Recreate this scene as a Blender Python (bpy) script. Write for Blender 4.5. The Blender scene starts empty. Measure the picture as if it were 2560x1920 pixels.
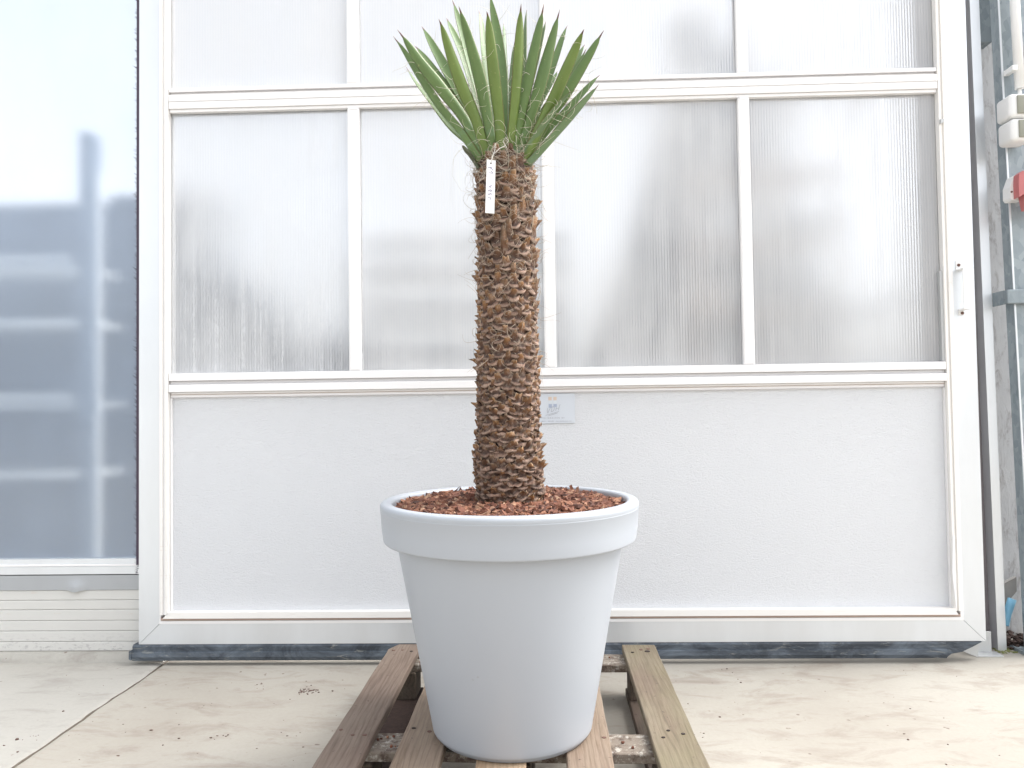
import bpy, bmesh, math, random
from mathutils import Vector, Matrix, noise
rnd = random.Random(7)
# ---------------------------------------------------------------- camera, sky, sun, exposure
S = bpy.context.scene
COL = S.collection
cam_d = bpy.data.cameras.new('camera'); cam = bpy.data.objects.new('camera', cam_d); COL.objects.link(cam)
cam_d.sensor_width = 36; cam_d.lens = 26.016; cam_d.clip_start = .05; cam_d.clip_end = 500
M3 = Matrix(((0.999406, 0.014964, 0.03104), (0.031465, -0.029044, -0.999083), (-0.014049, 0.999466, -0.029498)))
M4 = M3.to_4x4(); M4.translation = Vector((0, 0, .8685)); cam.matrix_world = M4
S.camera = cam
W = bpy.data.worlds.new('World'); S.world = W; W.use_nodes = True
nt = W.node_tree; nt.nodes.clear()
sky = nt.nodes.new('ShaderNodeTexSky'); sky.sky_type = 'NISHITA'; sky.sun_disc = False
SUN_EL, SUN_AZ = math.radians(52), math.radians(75)
sky.sun_elevation = SUN_EL; sky.sun_rotation = SUN_AZ; sky.dust_density = 4.0; sky.air_density = 1.0; sky.ozone_density = 1.0
hs = nt.nodes.new('ShaderNodeHueSaturation'); hs.inputs['Saturation'].default_value = .17
bg = nt.nodes.new('ShaderNodeBackground'); bg.inputs['Strength'].default_value = .15
wo = nt.nodes.new('ShaderNodeOutputWorld')
nt.links.new(sky.outputs[0], hs.inputs['Color']); nt.links.new(hs.outputs[0], bg.inputs['Color']); nt.links.new(bg.outputs[0], wo.inputs[0])
sd = bpy.data.lights.new('sun', 'SUN'); sd.energy = .6; sd.angle = math.radians(40); sd.color = (1, .985, .96)
sun = bpy.data.objects.new('sun', sd); COL.objects.link(sun)
# direction towards the sun: Nishita rotation is measured clockwise from +Y
sdir = Vector((math.sin(SUN_AZ) * math.cos(SUN_EL), math.cos(SUN_AZ) * math.cos(SUN_EL), math.sin(SUN_EL)))
sun.rotation_euler = sdir.to_track_quat('Z', 'Y').to_euler()
sun.location = sdir * 30
S.view_settings.view_transform = 'Standard'; S.view_settings.look = 'None'
S.view_settings.gamma = 1; S.view_settings.use_curve_mapping = False
S.view_settings.exposure = 1.72
S.render.engine = 'CYCLES'
S.cycles.max_bounces = 12; S.cycles.transmission_bounces = 10; S.cycles.transparent_max_bounces = 12

# ---------------------------------------------------------------- helpers
def link(o): COL.objects.link(o); return o
def setp(o, label=None, cat=None, group=None, kind=None):
    if label: o['label'] = label
    if cat: o['category'] = cat
    if group: o['group'] = group
    if kind: o['kind'] = kind
    return o
def empty(name, label, cat, loc=(0, 0, 0), group=None):
    o = bpy.data.objects.new(name, None); o.location = loc; o.empty_display_size = .1
    link(o); return setp(o, label, cat, group)
def mesh_obj(name, bm, mats, parent=None, smooth=False, label=None):
    me = bpy.data.meshes.new(name); bm.normal_update(); bm.to_mesh(me); bm.free()
    for m in (mats if isinstance(mats, (list, tuple)) else [mats]): me.materials.append(m)
    if smooth:
        for p in me.polygons: p.use_smooth = True
    o = bpy.data.objects.new(name, me); link(o)
    if parent:
        o.parent = parent
        p = parent; t = Vector((0, 0, 0))
        while p: t += p.location; p = p.parent
        o.data.transform(Matrix.Translation(-t))
    if label: o['label'] = label
    return o
def bx(bm, x0, x1, y0, y1, z0, z1, mat=0, bev=0, seg=2):
    r = bmesh.ops.create_cube(bm, size=1)
    vs = r['verts']
    for v in vs:
        v.co = Vector((x0 if v.co.x < 0 else x1, y0 if v.co.y < 0 else y1, z0 if v.co.z < 0 else z1))
    fs = list({f for v in vs for f in v.link_faces})
    for f in fs: f.material_index = mat
    if bev:
        es = list({e for v in vs for e in v.link_edges})
        q = bmesh.ops.bevel(bm, geom=es, offset=bev, segments=seg, profile=.5, affect='EDGES', clamp_overlap=True)
        for f in q['faces']: f.material_index = mat
    return vs
def prism(bm, pts, axis, a, b, mat=0):
    """extrude polygon pts (2D) along axis between a and b"""
    def mk(p, t):
        if axis == 'y': return (p[0], t, p[1])
        if axis == 'x': return (t, p[0], p[1])
        return (p[0], p[1], t)
    v0 = [bm.verts.new(mk(p, a)) for p in pts]; v1 = [bm.verts.new(mk(p, b)) for p in pts]
    n = len(pts); fs = []
    fs.append(bm.faces.new(v0)); fs.append(bm.faces.new(v1[::-1]))
    for i in range(n): fs.append(bm.faces.new((v0[i], v1[i], v1[(i + 1) % n], v0[(i + 1) % n])))
    for f in fs: f.material_index = mat
    bmesh.ops.recalc_face_normals(bm, faces=fs)
    return fs
def leanbox(bm, xb0, xb1, xt0, xt1, y0, y1, z0, z1, mat=0):
    """box whose left / right edges lean between z0 and z1"""
    return prism(bm, [(xb0, z0), (xb1, z0), (xt1, z1), (xt0, z1)], 'y', y0, y1, mat)
def tube(bm, pts, r, n=6, mat=0, taper=None, cap=True):
    pts = [Vector(p) for p in pts]; rings = []
    up = Vector((0.13, .2, 1)).normalized()
    for i, p in enumerate(pts):
        t = (pts[min(i + 1, len(pts) - 1)] - pts[max(i - 1, 0)])
        if t.length < 1e-9: t = Vector((0, 0, 1))
        t.normalize()
        a = t.cross(up)
        if a.length < 1e-3: a = t.cross(Vector((1, 0, 0)))
        a.normalize(); b = t.cross(a).normalized(); up = b.cross(t) * 1.0 if False else up
        rr = r if taper is None else r * (1 + (taper - 1) * i / (len(pts) - 1))
        rings.append([bm.verts.new(p + (a * math.cos(k * 2 * math.pi / n) + b * math.sin(k * 2 * math.pi / n)) * rr) for k in range(n)])
    for i in range(len(rings) - 1):
        for k in range(n):
            f = bm.faces.new((rings[i][k], rings[i][(k + 1) % n], rings[i + 1][(k + 1) % n], rings[i + 1][k])); f.material_index = mat; f.smooth = True
    if cap:
        for q in (rings[0][::-1], rings[-1]):
            f = bm.faces.new(q); f.material_index = mat
def lathe(bm, prof, cx, cy, n=96, mat=0):
    rings = []
    for (r, z) in prof:
        rings.append([bm.verts.new((cx + r * math.cos(2 * math.pi * k / n), cy + r * math.sin(2 * math.pi * k / n), z)) for k in range(n)])
    for i in range(len(rings) - 1):
        for k in range(n):
            f = bm.faces.new((rings[i][k], rings[i][(k + 1) % n], rings[i + 1][(k + 1) % n], rings[i + 1][k])); f.material_index = mat; f.smooth = True
    return rings
# ---------------------------------------------------------------- node helper
class NB:
    def __init__(s, name):
        s.m = bpy.data.materials.new(name); s.m.use_nodes = True; s.t = s.m.node_tree; s.t.nodes.clear()
        s.out = s.n('ShaderNodeOutputMaterial')
    def n(s, t, **k):
        x = s.t.nodes.new(t)
        for a, b in k.items(): setattr(x, a, b)
        return x
    def set(s, node, **k):
        for a, b in k.items():
            key = a.replace('_', ' ')
            if isinstance(b, bpy.types.NodeSocket): s.t.links.new(b, node.inputs[key])
            else: node.inputs[key].default_value = b
        return node
    def L(s, a, b): s.t.links.new(a, b)
    def coord(s, scale=(1, 1, 1), kind='Object', loc=(0, 0, 0)):
        c = s.n('ShaderNodeTexCoord'); mp = s.n('ShaderNodeMapping'); s.L(c.outputs[kind], mp.inputs[0])
        mp.inputs['Scale'].default_value = scale; mp.inputs['Location'].default_value = loc
        return mp.outputs[0]
    def noise(s, vec, scale, detail=4, rough=.6, dist=0):
        x = s.n('ShaderNodeTexNoise'); s.L(vec, x.inputs['Vector'])
        x.inputs['Scale'].default_value = scale; x.inputs['Detail'].default_value = detail; x.inputs['Roughness'].default_value = rough; x.inputs['Distortion'].default_value = dist
        return x.outputs['Fac']
    def ramp(s, fac, stops, interp='LINEAR'):
        x = s.n('ShaderNodeValToRGB'); x.color_ramp.interpolation = interp
        e = x.color_ramp.elements
        while len(e) > 1: e.remove(e[0])
        e[0].position = stops[0][0]; c = stops[0][1]; e[0].color = (*c, 1) if isinstance(c, tuple) else (c, c, c, 1)
        for p, c in stops[1:]:
            q = e.new(p); q.color = (*c, 1) if isinstance(c, tuple) else (c, c, c, 1)
        s.L(fac, x.inputs[0]); return x.outputs[0]
    def mix(s, fac, a, b, mode='MIX'):
        x = s.n('ShaderNodeMix'); x.data_type = 'RGBA'; x.blend_type = mode
        for i, v in ((0, fac), (6, a), (7, b)):
            if isinstance(v, bpy.types.NodeSocket): s.L(v, x.inputs[i])
            elif i == 0: x.inputs[0].default_value = v
            else: x.inputs[i].default_value = (*v, 1) if len(v) == 3 else v
        return x.outputs[2]
    def math(s, op, a, b=0.0, clamp=False):
        x = s.n('ShaderNodeMath', operation=op); x.use_clamp = clamp
        for i, v in enumerate((a, b)):
            if isinstance(v, bpy.types.NodeSocket): s.L(v, x.inputs[i])
            else: x.inputs[i].default_value = v
        return x.outputs[0]
    def bump(s, h, strength=.3, dist=.01):
        x = s.n('ShaderNodeBump'); s.L(h, x.inputs['Height']); x.inputs['Strength'].default_value = strength; x.inputs['Distance'].default_value = dist
        return x.outputs[0]
    def bsdf(s, **k):
        x = s.n('ShaderNodeBsdfPrincipled')
        for a, v in k.items():
            key = a.replace('_', ' ')
            if isinstance(v, bpy.types.NodeSocket): s.L(v, x.inputs[key])
            else: x.inputs[key].default_value = (*v, 1) if isinstance(v, tuple) and len(v) == 3 else v
        s.L(x.outputs[0], s.out.inputs[0]); return x
def sepxyz(b, vec):
    x = b.n('ShaderNodeSeparateXYZ'); b.L(vec, x.inputs[0]); return x.outputs

# ---------------------------------------------------------------- materials
def plain(name, col, rough=.5, metal=0, var=.06, scale=30, bump=0, spec=.5, bscale=200):
    b = NB(name); v = b.coord()
    n = b.noise(v, scale, 5)
    c = b.mix(n, tuple(max(0, x * (1 - var)) for x in col), tuple(min(1, x * (1 + var)) for x in col))
    k = dict(Base_Color=c, Roughness=rough, Metallic=metal); 
    if bump: k['Normal'] = b.bump(b.noise(v, bscale, 3), bump, .002)
    x = b.bsdf(**k); x.inputs['Specular IOR Level'].default_value = spec
    return b.m
def concrete(name, base, warm, stain):
    b = NB(name); v = b.coord(kind='Object'); vs = b.coord((1, 1.0, 1))
    big = b.noise(v, 1.6, 6, .62, .6); mid = b.noise(b.coord((3, 7, 3)), 1.6, 7, .72, .5); fine = b.noise(v, 90, 4, .7)
    c = b.mix(b.ramp(big, [(.35, 0), (.68, 1)]), base, warm)
    c = b.mix(b.ramp(mid, [(.50, 0), (.70, .75)]), c, stain)
    c = b.mix(b.ramp(fine, [(.3, .16), (.6, 0)]), c, tuple(x * .6 for x in base))
    # scuffs: thin dark strokes
    sc = b.noise(b.coord((5, 26, 5), loc=(3.1, .4, 0)), 2.2, 8, .75, .9)
    c = b.mix(b.ramp(sc, [(.64, 0), (.74, .5)]), c, tuple(x * .55 for x in stain))
    sp = b.noise(v, 34, 2, .5); c = b.mix(b.ramp(sp, [(.71, 0), (.76, .8)]), c, (.16, .11, .09))
    b.bsdf(Base_Color=c, Roughness=.85, Normal=b.bump(b.math('ADD', b.math('MULTIPLY', fine, .4), mid), .25, .004))
    return b.m
m_slab_r = concrete('cream_concrete', (.415, .388, .338), (.355, .325, .278), (.25, .205, .165))
m_slab_l = concrete('pale_concrete', (.43, .412, .372), (.385, .367, .33), (.29, .265, .235))
m_joint = plain('joint_dirt', (.20, .17, .14), .95, var=.4, scale=60)
def painted(name, col, rust=0.0, rough=.45):
    b = NB(name); v = b.coord(); n = b.noise(v, 4, 5); fine = b.noise(b.coord((1, 1, 14)), 16, 6, .7)
    c = b.mix(b.ramp(n, [(.3, 0), (.7, .5)]), col, tuple(x * .93 for x in col))
    if rust: c = b.mix(b.ramp(fine, [(.6, 0), (.78, rust)]), c, (.42, .27, .16))
    b.bsdf(Base_Color=c, Roughness=rough); return b.m
m_white = painted('white_lacquer', (.84, .83, .83))
m_cream = painted('weathered_cream_beading', (.84, .82, .79), .4)
m_grimy = painted('grimy_groove', (.40, .31, .26), .9, .8)
m_line = plain('grey_rail_line', (.34, .32, .33), .8)  # even grey for the thin lines along the rails
def alu(name, col, rough, metal):
    b = NB(name); v = b.coord((1, 1, .25)); n = b.noise(v, 9, 6, .65); f = b.noise(b.coord(), 220, 2)
    c = b.mix(n, tuple(x * .9 for x in col), tuple(min(1, x * 1.08) for x in col))
    b.bsdf(Base_Color=c, Metallic=metal, Roughness=b.ramp(n, [(.3, rough * .85), (.7, rough * 1.2)]), Normal=b.bump(f, .05, .001)); return b.m
m_alu = alu('anodised_aluminium', (.72, .745, .77), .40, .65)
m_aludark = alu('dull_aluminium', (.52, .53, .53), .55, .5)
m_galv = None
def galv():
    b = NB('galvanised_steel'); v = b.coord()
    vo = b.n('ShaderNodeTexVoronoi'); b.L(b.coord((1, 1, .6)), vo.inputs['Vector']); vo.inputs['Scale'].default_value = 60
    n = b.noise(b.coord((1, 1, .5)), 9, 6, .7, 1)
    c = b.mix(n, (.13, .165, .185), (.31, .355, .38)); vs = b.n('ShaderNodeSeparateColor'); b.L(vo.outputs['Color'], vs.inputs[0]); c = b.mix(b.math('MULTIPLY', vs.outputs[0], .22), c, (.62, .66, .68))
    rs = b.noise(v, 26, 5, .7); c = b.mix(b.ramp(rs, [(.68, 0), (.76, .5)]), c, (.75, .78, .8))
    b.bsdf(Base_Color=c, Metallic=.35, Roughness=.55, Normal=b.bump(n, .1, .003)); return b.m
m_galv = galv()
def stucco():
    b = NB('embossed_panel_sheet')
    v = b.coord((.5, 1, 1)); n = b.noise(v, 260, 3, .6, 1.2); g = b.noise(b.coord(), .9, 3)
    c = b.mix(g, (.66, .68, .71), (.70, .71, .73))
    b.bsdf(Base_Color=c, Roughness=.38, Metallic=.15, Normal=b.bump(n, .9, .0035)); return b.m
m_stucco = stucco()
def rubber():
    b = NB('dirty_rubber'); n = b.noise(b.coord((2.2, 1, 5)), 3.2, 8, .72, .8); d = b.noise(b.coord((6, 1, 30), loc=(2, 0, 1)), 2, 7, .7, 1)
    c = b.mix(b.ramp(n, [(.42, 0), (.66, 1)]), (.030, .038, .050), (.12, .145, .175)); c = b.mix(b.ramp(d, [(.58, 0), (.72, .7)]), c, (.36, .36, .32))
    b.bsdf(Base_Color=c, Roughness=.6); return b.m
m_rubber = rubber()
def wood(name, c1, c2, moss=0.0, dirty=.3, seed=0.):
    b = NB(name)
    v = b.coord((1, .055, 1), loc=(seed, seed * .3, 0)); g = b.noise(v, 190, 5, .65, .35)
    wv = b.n('ShaderNodeTexWave'); wv.wave_type = 'BANDS'; wv.bands_direction = 'X'
    b.L(b.coord((1, .10, 1), loc=(seed * 1.7, 0, seed)), wv.inputs['Vector']); wv.inputs['Scale'].default_value = 24; wv.inputs['Distortion'].default_value = 16; wv.inputs['Detail'].default_value = 3; wv.inputs['Detail Scale'].default_value = .8
    c = b.mix(b.ramp(g, [(.3, 0), (.7, 1)]), c1, c2)
    c = b.mix(b.ramp(wv.outputs['Fac'], [(.0, .42), (.3, 0)]), c, tuple(x * .5 for x in c1))
    big = b.noise(b.coord((1, .5, 1), loc=(0, seed, 0)), 7, 5, .6); c = b.mix(b.ramp(big, [(.5, 0), (.75, dirty)]), c, (.17, .12, .095))
    gr = b.noise(b.coord((1, .3, 1), loc=(seed, 4, 2)), 12, 4, .6); c = b.mix(b.ramp(gr, [(.45, 0), (.7, .5)]), c, tuple(x * 1.12 + (.01 if i else -.01) for i, x in enumerate(c2)))
    if moss:
        mm = b.noise(b.coord((1, .35, 1), loc=(9, seed, 1)), 9, 5, .65); c = b.mix(b.ramp(mm, [(.38, 0), (.62, moss)]), c, (.20, .19, .10))
    sp = b.noise(b.coord(loc=(seed, 0, 0)), 75, 2, .5); c = b.mix(b.ramp(sp, [(.70, 0), (.75, .85)]), c, (.07, .045, .04))
    b.bsdf(Base_Color=c, Roughness=.85, Normal=b.bump(g, .5, .002)); return b.m
m_wood_pink = wood('weathered_pinkish_plank', (.130, .092, .068), (.225, .168, .132), 0, .6, .0)
m_wood_tan = wood('weathered_tan_plank', (.175, .122, .082), (.285, .215, .16), 0, .45, 3.)
m_wood_light = wood('fresh_tan_plank', (.27, .175, .10), (.42, .30, .20), 0, .2, 5.)
m_wood_moss = wood('greenish_plank', (.125, .094, .064), (.215, .17, .12), .3, .6, 8.)
m_wood_dark = wood('dark_block_wood', (.05, .034, .027), (.11, .08, .062), .1, .8, 11.)  # much darker tone for blocks and boards below the deck
def crossm():
    b = NB('soiled_cross_board')
    g = b.noise(b.coord((.06, 1, 1)), 150, 5, .65); c = b.mix(g, (.14, .11, .085), (.26, .22, .18))
    n = b.noise(b.coord(), 38, 6, .7); c = b.mix(b.ramp(n, [(.50, 0), (.62, .85)]), c, (.07, .045, .035))
    w = b.noise(b.coord(loc=(5, 1, 0)), 60, 5, .75); c = b.mix(b.ramp(w, [(.52, 0), (.66, .8)]), c, (.52, .50, .45))
    b.bsdf(Base_Color=c, Roughness=.9, Normal=b.bump(n, .6, .003)); return b.m
m_cross = crossm()
m_hole = plain('nail_hole', (.03, .02, .018), .9)
m_rustnail = plain('rusty_nail', (.12, .06, .045), .7)
def potm():
    b = NB('pale_grey_plastic'); v = b.coord(); n = b.noise(v, 5, 4); f = b.noise(v, 260, 2)
    c = b.mix(n, (.378, .405, .442), (.388, .415, .452))
    sp = b.noise(v, 42, 1, .4); c = b.mix(b.ramp(sp, [(.78, 0), (.80, .5)]), c, (.3, .3, .3))
    b.bsdf(Base_Color=c, Roughness=.42, Normal=b.bump(f, .04, .0008)); return b.m
m_pot = potm()
def leafm(name, c_lo, c_hi):
    b = NB(name)
    tc = b.n('ShaderNodeTexCoord'); sx = b.n('ShaderNodeSeparateXYZ'); b.L(tc.outputs['UV'], sx.inputs[0])
    u, v = sx.outputs[0], sx.outputs[1]
    st = b.noise(b.coord((60, 1.5, 1), 'UV'), 3, 4, .6); n = b.noise(b.coord(), 14, 4)
    c = b.mix(st, c_lo, c_hi); c = b.mix(b.ramp(n, [(.4, 0), (.7, .35)]), c, tuple(x * 1.35 for x in c_hi))
    # glaucous waxy lower part (bloom the leaf itself wears)
    wax = b.math('MULTIPLY', b.ramp(v, [(.0, 1), (.35, 0)]), b.ramp(b.noise(b.coord(), 45, 4), [(.5, 0), (.7, .8)]))
    c = b.mix(wax, c, (.16, .26, .21))
    a = b.math('ABSOLUTE', b.math('SUBTRACT', u, .5)); c = b.mix(b.ramp(a, [(.445, 0), (.485, .75)]), c, (.20, .14, .06))
    sp = b.noise(b.coord(), 150, 2, .5); c = b.mix(b.ramp(sp, [(.70, 0), (.74, .6)]), c, (.30, .30, .12))
    c = b.mix(b.ramp(v, [(.925, 0), (.95, 1)]), c, (.13, .045, .045)); c = b.mix(b.ramp(v, [(.965, 0), (.99, 1)]), c, (.38, .26, .22))
    x = b.bsdf(Base_Color=c, Roughness=.48, Normal=b.bump(st, .12, .001))
    tr = b.n('ShaderNodeBsdfTranslucent'); b.L(b.mix(.5, c, (.14, .24, .03)), tr.inputs[0])
    mx = b.n('ShaderNodeMixShader'); mx.inputs[0].default_value = .05; b.L(x.outputs[0], mx.inputs[1]); b.L(tr.outputs[0], mx.inputs[2]); b.L(mx.outputs[0], b.out.inputs[0])
    return b.m
m_leaf = [leafm('leaf_green', (.074, .138, .038), (.120, .188, .058)), leafm('leaf_olive', (.090, .145, .028), (.140, .205, .045)),
          leafm('leaf_pale', (.095, .16, .07), (.14, .21, .10)), leafm('leaf_old', (.05, .07, .035), (.10, .10, .06))]
m_thread = plain('pale_leaf_fibre', (.62, .58, .47), .7, var=.25)
m_thread2 = plain('brown_leaf_fibre', (.42, .345, .27), .8, var=.4, scale=60)
def scalem():
    b = NB('leaf_base_bark')
    tc = b.n('ShaderNodeTexCoord'); sx = b.n('ShaderNodeSeparateXYZ'); b.L(tc.outputs['UV'], sx.inputs[0])
    v = sx.outputs[1]; isl = b.n('ShaderNodeNewGeometry').outputs['Random Per Island']
    st = b.noise(b.coord((14, 2, 1), 'UV'), 4, 4, .7); n = b.noise(b.coord(), 110, 4, .7)
    c = b.ramp(v, [(0, (.025, .012, .010)), (.12, (.10, .045, .033)), (.24, (.58, .42, .33)), (.33, (.44, .27, .19)), (.42, (.035, .015, .010)), (.56, (.13, .055, .022)), (.8, (.33, .15, .045)), (.94, (.40, .21, .08)), (1, (.62, .46, .30))])  # bark tones by row, with crease shade and lip highlights painted in
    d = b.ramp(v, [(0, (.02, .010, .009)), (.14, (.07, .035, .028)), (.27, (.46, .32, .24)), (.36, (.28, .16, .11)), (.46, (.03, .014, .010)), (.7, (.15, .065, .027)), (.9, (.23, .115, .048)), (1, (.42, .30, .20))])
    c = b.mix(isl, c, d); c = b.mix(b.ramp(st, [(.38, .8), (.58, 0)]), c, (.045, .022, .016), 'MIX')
    c = b.mix(b.ramp(n, [(.5, 0), (.72, .5)]), c, (.42, .35, .28)); 
    ed_ = b.math('ABSOLUTE', b.math('SUBTRACT', sx.outputs[0], .5)); c = b.mix(b.math('MULTIPLY', b.ramp(ed_, [(.40, 0), (.49, .7)]), b.ramp(v, [(.3, 0), (.5, 1)])), c, (.55, .44, .32))
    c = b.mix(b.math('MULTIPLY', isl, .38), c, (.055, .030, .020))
    b.bsdf(Base_Color=c, Roughness=.75, Normal=b.bump(st, .5, .002)); return b.m
m_scale = scalem()
m_core = plain('dark_trunk_core', (.030, .014, .012), .95, var=.5, scale=90, bump=.8)
def chipm():
    b = NB('bark_chip'); isl = b.n('ShaderNodeNewGeometry').outputs['Random Per Island']
    c = b.ramp(isl, [(0, (.06, .028, .02)), (.2, (.13, .05, .03)), (.5, (.20, .077, .045)), (.8, (.28, .12, .066)), (.93, (.38, .20, .12)), (1, (.50, .33, .22))])
    n = b.noise(b.coord(), 160, 4, .7); c = b.mix(b.ramp(n, [(.35, .6), (.6, 0)]), c, (.06, .03, .025))
    b.bsdf(Base_Color=c, Roughness=.85, Normal=b.bump(n, .5, .002)); return b.m
m_chip = chipm()
m_soil = plain('dark_soil', (.05, .03, .024), .95, var=.6, scale=80, bump=.9)
m_bristle = plain('dark_brush_bristle', (.055, .035, .06), .6)
m_tag = plain('white_plastic_tag', (.86, .86, .86), .4, var=.01)
m_ink = plain('violet_blue_ink', (.10, .08, .22), .6)
m_string = plain('white_string', (.8, .77, .72), .7)
m_sign = plain('pale_blue_sign_sheet', (.585, .62, .67), .35, var=.02, scale=3)
m_peach = plain('faded_peach_print', (.62, .50, .41), .5, var=.08)
m_slate = plain('faded_slate_print', (.36, .41, .52), .5, var=.1)
m_silver = plain('faded_light_print', (.60, .64, .68), .5, var=.08)
m_print = plain('grey_print', (.27, .28, .32), .5, var=.05)
m_plinth = None
def plinthm():
    b = NB('whitewashed_ribbed_board'); v = b.coord(); n = b.noise(v, 3, 5); z = sepxyz(b, b.coord())[2]
    c = b.mix(n, (.64, .63, .60), (.58, .575, .55)); sp = b.noise(b.coord((1, 1, 2.2)), 55, 5, .7)
    low = b.ramp(z, [(.02, .8), (.10, .0)])
    c = b.mix(b.math('MULTIPLY', b.ramp(sp, [(.54, 0), (.62, 1)]), low), c, (.34, .33, .33))
    st = b.noise(b.coord((2, 1, 9)), 6, 5, .7); c = b.mix(b.ramp(st, [(.64, 0), (.72, .35)]), c, (.55, .42, .33))
    b.bsdf(Base_Color=c, Roughness=.8, Normal=b.bump(sp, .25, .003)); return b.m
m_plinth = plinthm()
def render_plaster():
    b = NB('flaking_whitewash'); v = b.coord((1, 1, .3)); n = b.noise(v, 34, 7, .75, .6); f = b.noise(b.coord(), 7, 4)
    c = b.mix(b.ramp(n, [(.52, 0), (.66, .75)]), (.74, .74, .745), (.36, .33, .32)); c = b.mix(b.ramp(f, [(.4, 0), (.7, .3)]), c, (.5, .5, .52))
    b.bsdf(Base_Color=c, Roughness=.85, Normal=b.bump(n, .9, .006)); return b.m
m_plaster = render_plaster()
m_gap = plain('brown_grey_recess', (.19, .17, .175), .8, var=.08)
m_plastic = plain('off_white_plastic', (.78, .78, .77), .35, var=.02)
m_greycover = plain('grey_flap', (.27, .27, .22), .4, var=.1)
m_red = plain('faded_red_plastic', (.45, .14, .14), .4, var=.08)
m_blue = plain('light_blue_sleeve', (.16, .37, .52), .5, var=.15)
m_moss = plain('moss', (.16, .17, .06), .95, var=.5, scale=60, bump=.9)
m_board = plain('grimy_grey_board', (.34, .32, .30), .85, var=.25, scale=14)
# ---- panes
def pane(name, film_col, film, rib=0.0, period=.0094, rough=.5, ribcol=(.8, .8, .8), drops=False, scratch=True, gloss=.08, ior=1.12, streak=0., gcol=(.93, .945, .96)):
    b = NB(name)
    gl = b.n('ShaderNodeBsdfRefraction'); gl.inputs['IOR'].default_value = ior; gl.inputs['Roughness'].default_value = rough; gl.inputs['Color'].default_value = (*gcol, 1)
    df = b.n('ShaderNodeBsdfDiffuse'); tl = b.n('ShaderNodeBsdfTranslucent')
    n = b.noise(b.coord((1, 1, .6)), 2.3, 5); col = b.mix(n, tuple(x * .94 for x in film_col), film_col)
    b.L(col, df.inputs[0]); b.L(col, tl.inputs[0])
    m1 = b.n('ShaderNodeMixShader'); m1.inputs[0].default_value = .5; b.L(df.outputs[0], m1.inputs[1]); b.L(tl.outputs[0], m1.inputs[2])
    fac = b.ramp(n, [(.3, film * .8), (.7, min(1, film * 1.2))])
    if rib:
        x = sepxyz(b, b.coord())[0]
        s = b.math('SINE', b.math('MULTIPLY', x, 2 * math.pi / period))
        rv = b.math('MULTIPLY', b.math('ADD', s, 1), .5 * rib); fac = b.math('ADD', fac, rv, True)
    if scratch:
        sc = b.noise(b.coord((40, 1, 1.2)), 3, 5, .7); fac = b.math('ADD', fac, b.ramp(sc, [(.66, 0), (.74, .10)]), True)
        sp = b.noise(b.coord((1, 1, 1)), 9, 8, .8); fac = b.math('ADD', fac, b.ramp(sp, [(.62, 0), (.72, .10)]), True)
    if drops:
        dr = b.noise(b.coord((75, 1, 30)), 2.2, 3, .8); zz = b.math('SUBTRACT', sepxyz(b, b.coord())[2], .97)
        colm = b.noise(b.coord((26, 1, .01)), 2, 1, .5)
        k = b.math('MULTIPLY', b.ramp(dr, [(.50, 0), (.60, .45)]), b.math('MULTIPLY', b.ramp(colm, [(.50, 0), (.60, 1)]), b.ramp(zz, [(.0, 1), (.30, 1), (.42, 0)])))
        fac = b.math('ADD', fac, k, True)
    if streak:
        q = b.noise(b.coord((16, 1, .8)), 2, 6, .75); q2 = b.noise(b.coord((1, 1, .7), loc=(3, 0, 7)), 3.2, 6, .7)
        fac = b.math('ADD', fac, b.math('MULTIPLY', b.math('SUBTRACT', q, .45), streak), True)
        fac = b.math('ADD', fac, b.math('MULTIPLY', b.math('SUBTRACT', q2, .45), streak * 1.6), True)
        hh = b.math('ADD', b.math('MULTIPLY', s, 1.0), b.math('MULTIPLY', q2, .6))
        b.L(b.bump(hh, 1.0, .00022), gl.inputs['Normal'])
    m2 = b.n('ShaderNodeMixShader'); b.L(fac, m2.inputs[0]); b.L(gl.outputs[0], m2.inputs[1]); b.L(m1.outputs[0], m2.inputs[2])
    gs = b.n('ShaderNodeBsdfGlossy'); gs.inputs['Roughness'].default_value = .22
    m3 = b.n('ShaderNodeMixShader'); m3.inputs[0].default_value = gloss; b.L(m2.outputs[0], m3.inputs[1]); b.L(gs.outputs[0], m3.inputs[2])
    b.L(m3.outputs[0], b.out.inputs[0]); return b.m
m_pane_side = pane('frosted_sheet', (.50, .60, .74), .27, rough=.33)
m_pane_rib = pane('twin_wall_sheet', (.88, .88, .88), .15, rib=.50, rough=.30, ior=1.3, streak=.42, gcol=(.80, .81, .825))
m_pane_wet = pane('twin_wall_sheet_with_condensation', (.88, .89, .90), .17, rib=.38, rough=.38, drops=True, ior=1.3, streak=.5, gcol=(.80, .81, .825))
m_in_dark = plain('dark_blue_grey_interior', (.045, .065, .10), .9, var=.5, scale=3)
m_in_mid = plain('blue_grey_interior', (.14, .18, .235), .9, var=.2, scale=3)
m_in_light = plain('pale_shelf_edge', (.78, .80, .80), .6, var=.06)
m_in_brown = plain('brown_crate_inside', (.42, .25, .15), .8, var=.2, scale=8)
m_in_white = plain('white_panel_inside', (.9, .9, .9), .6, var=.02)
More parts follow.
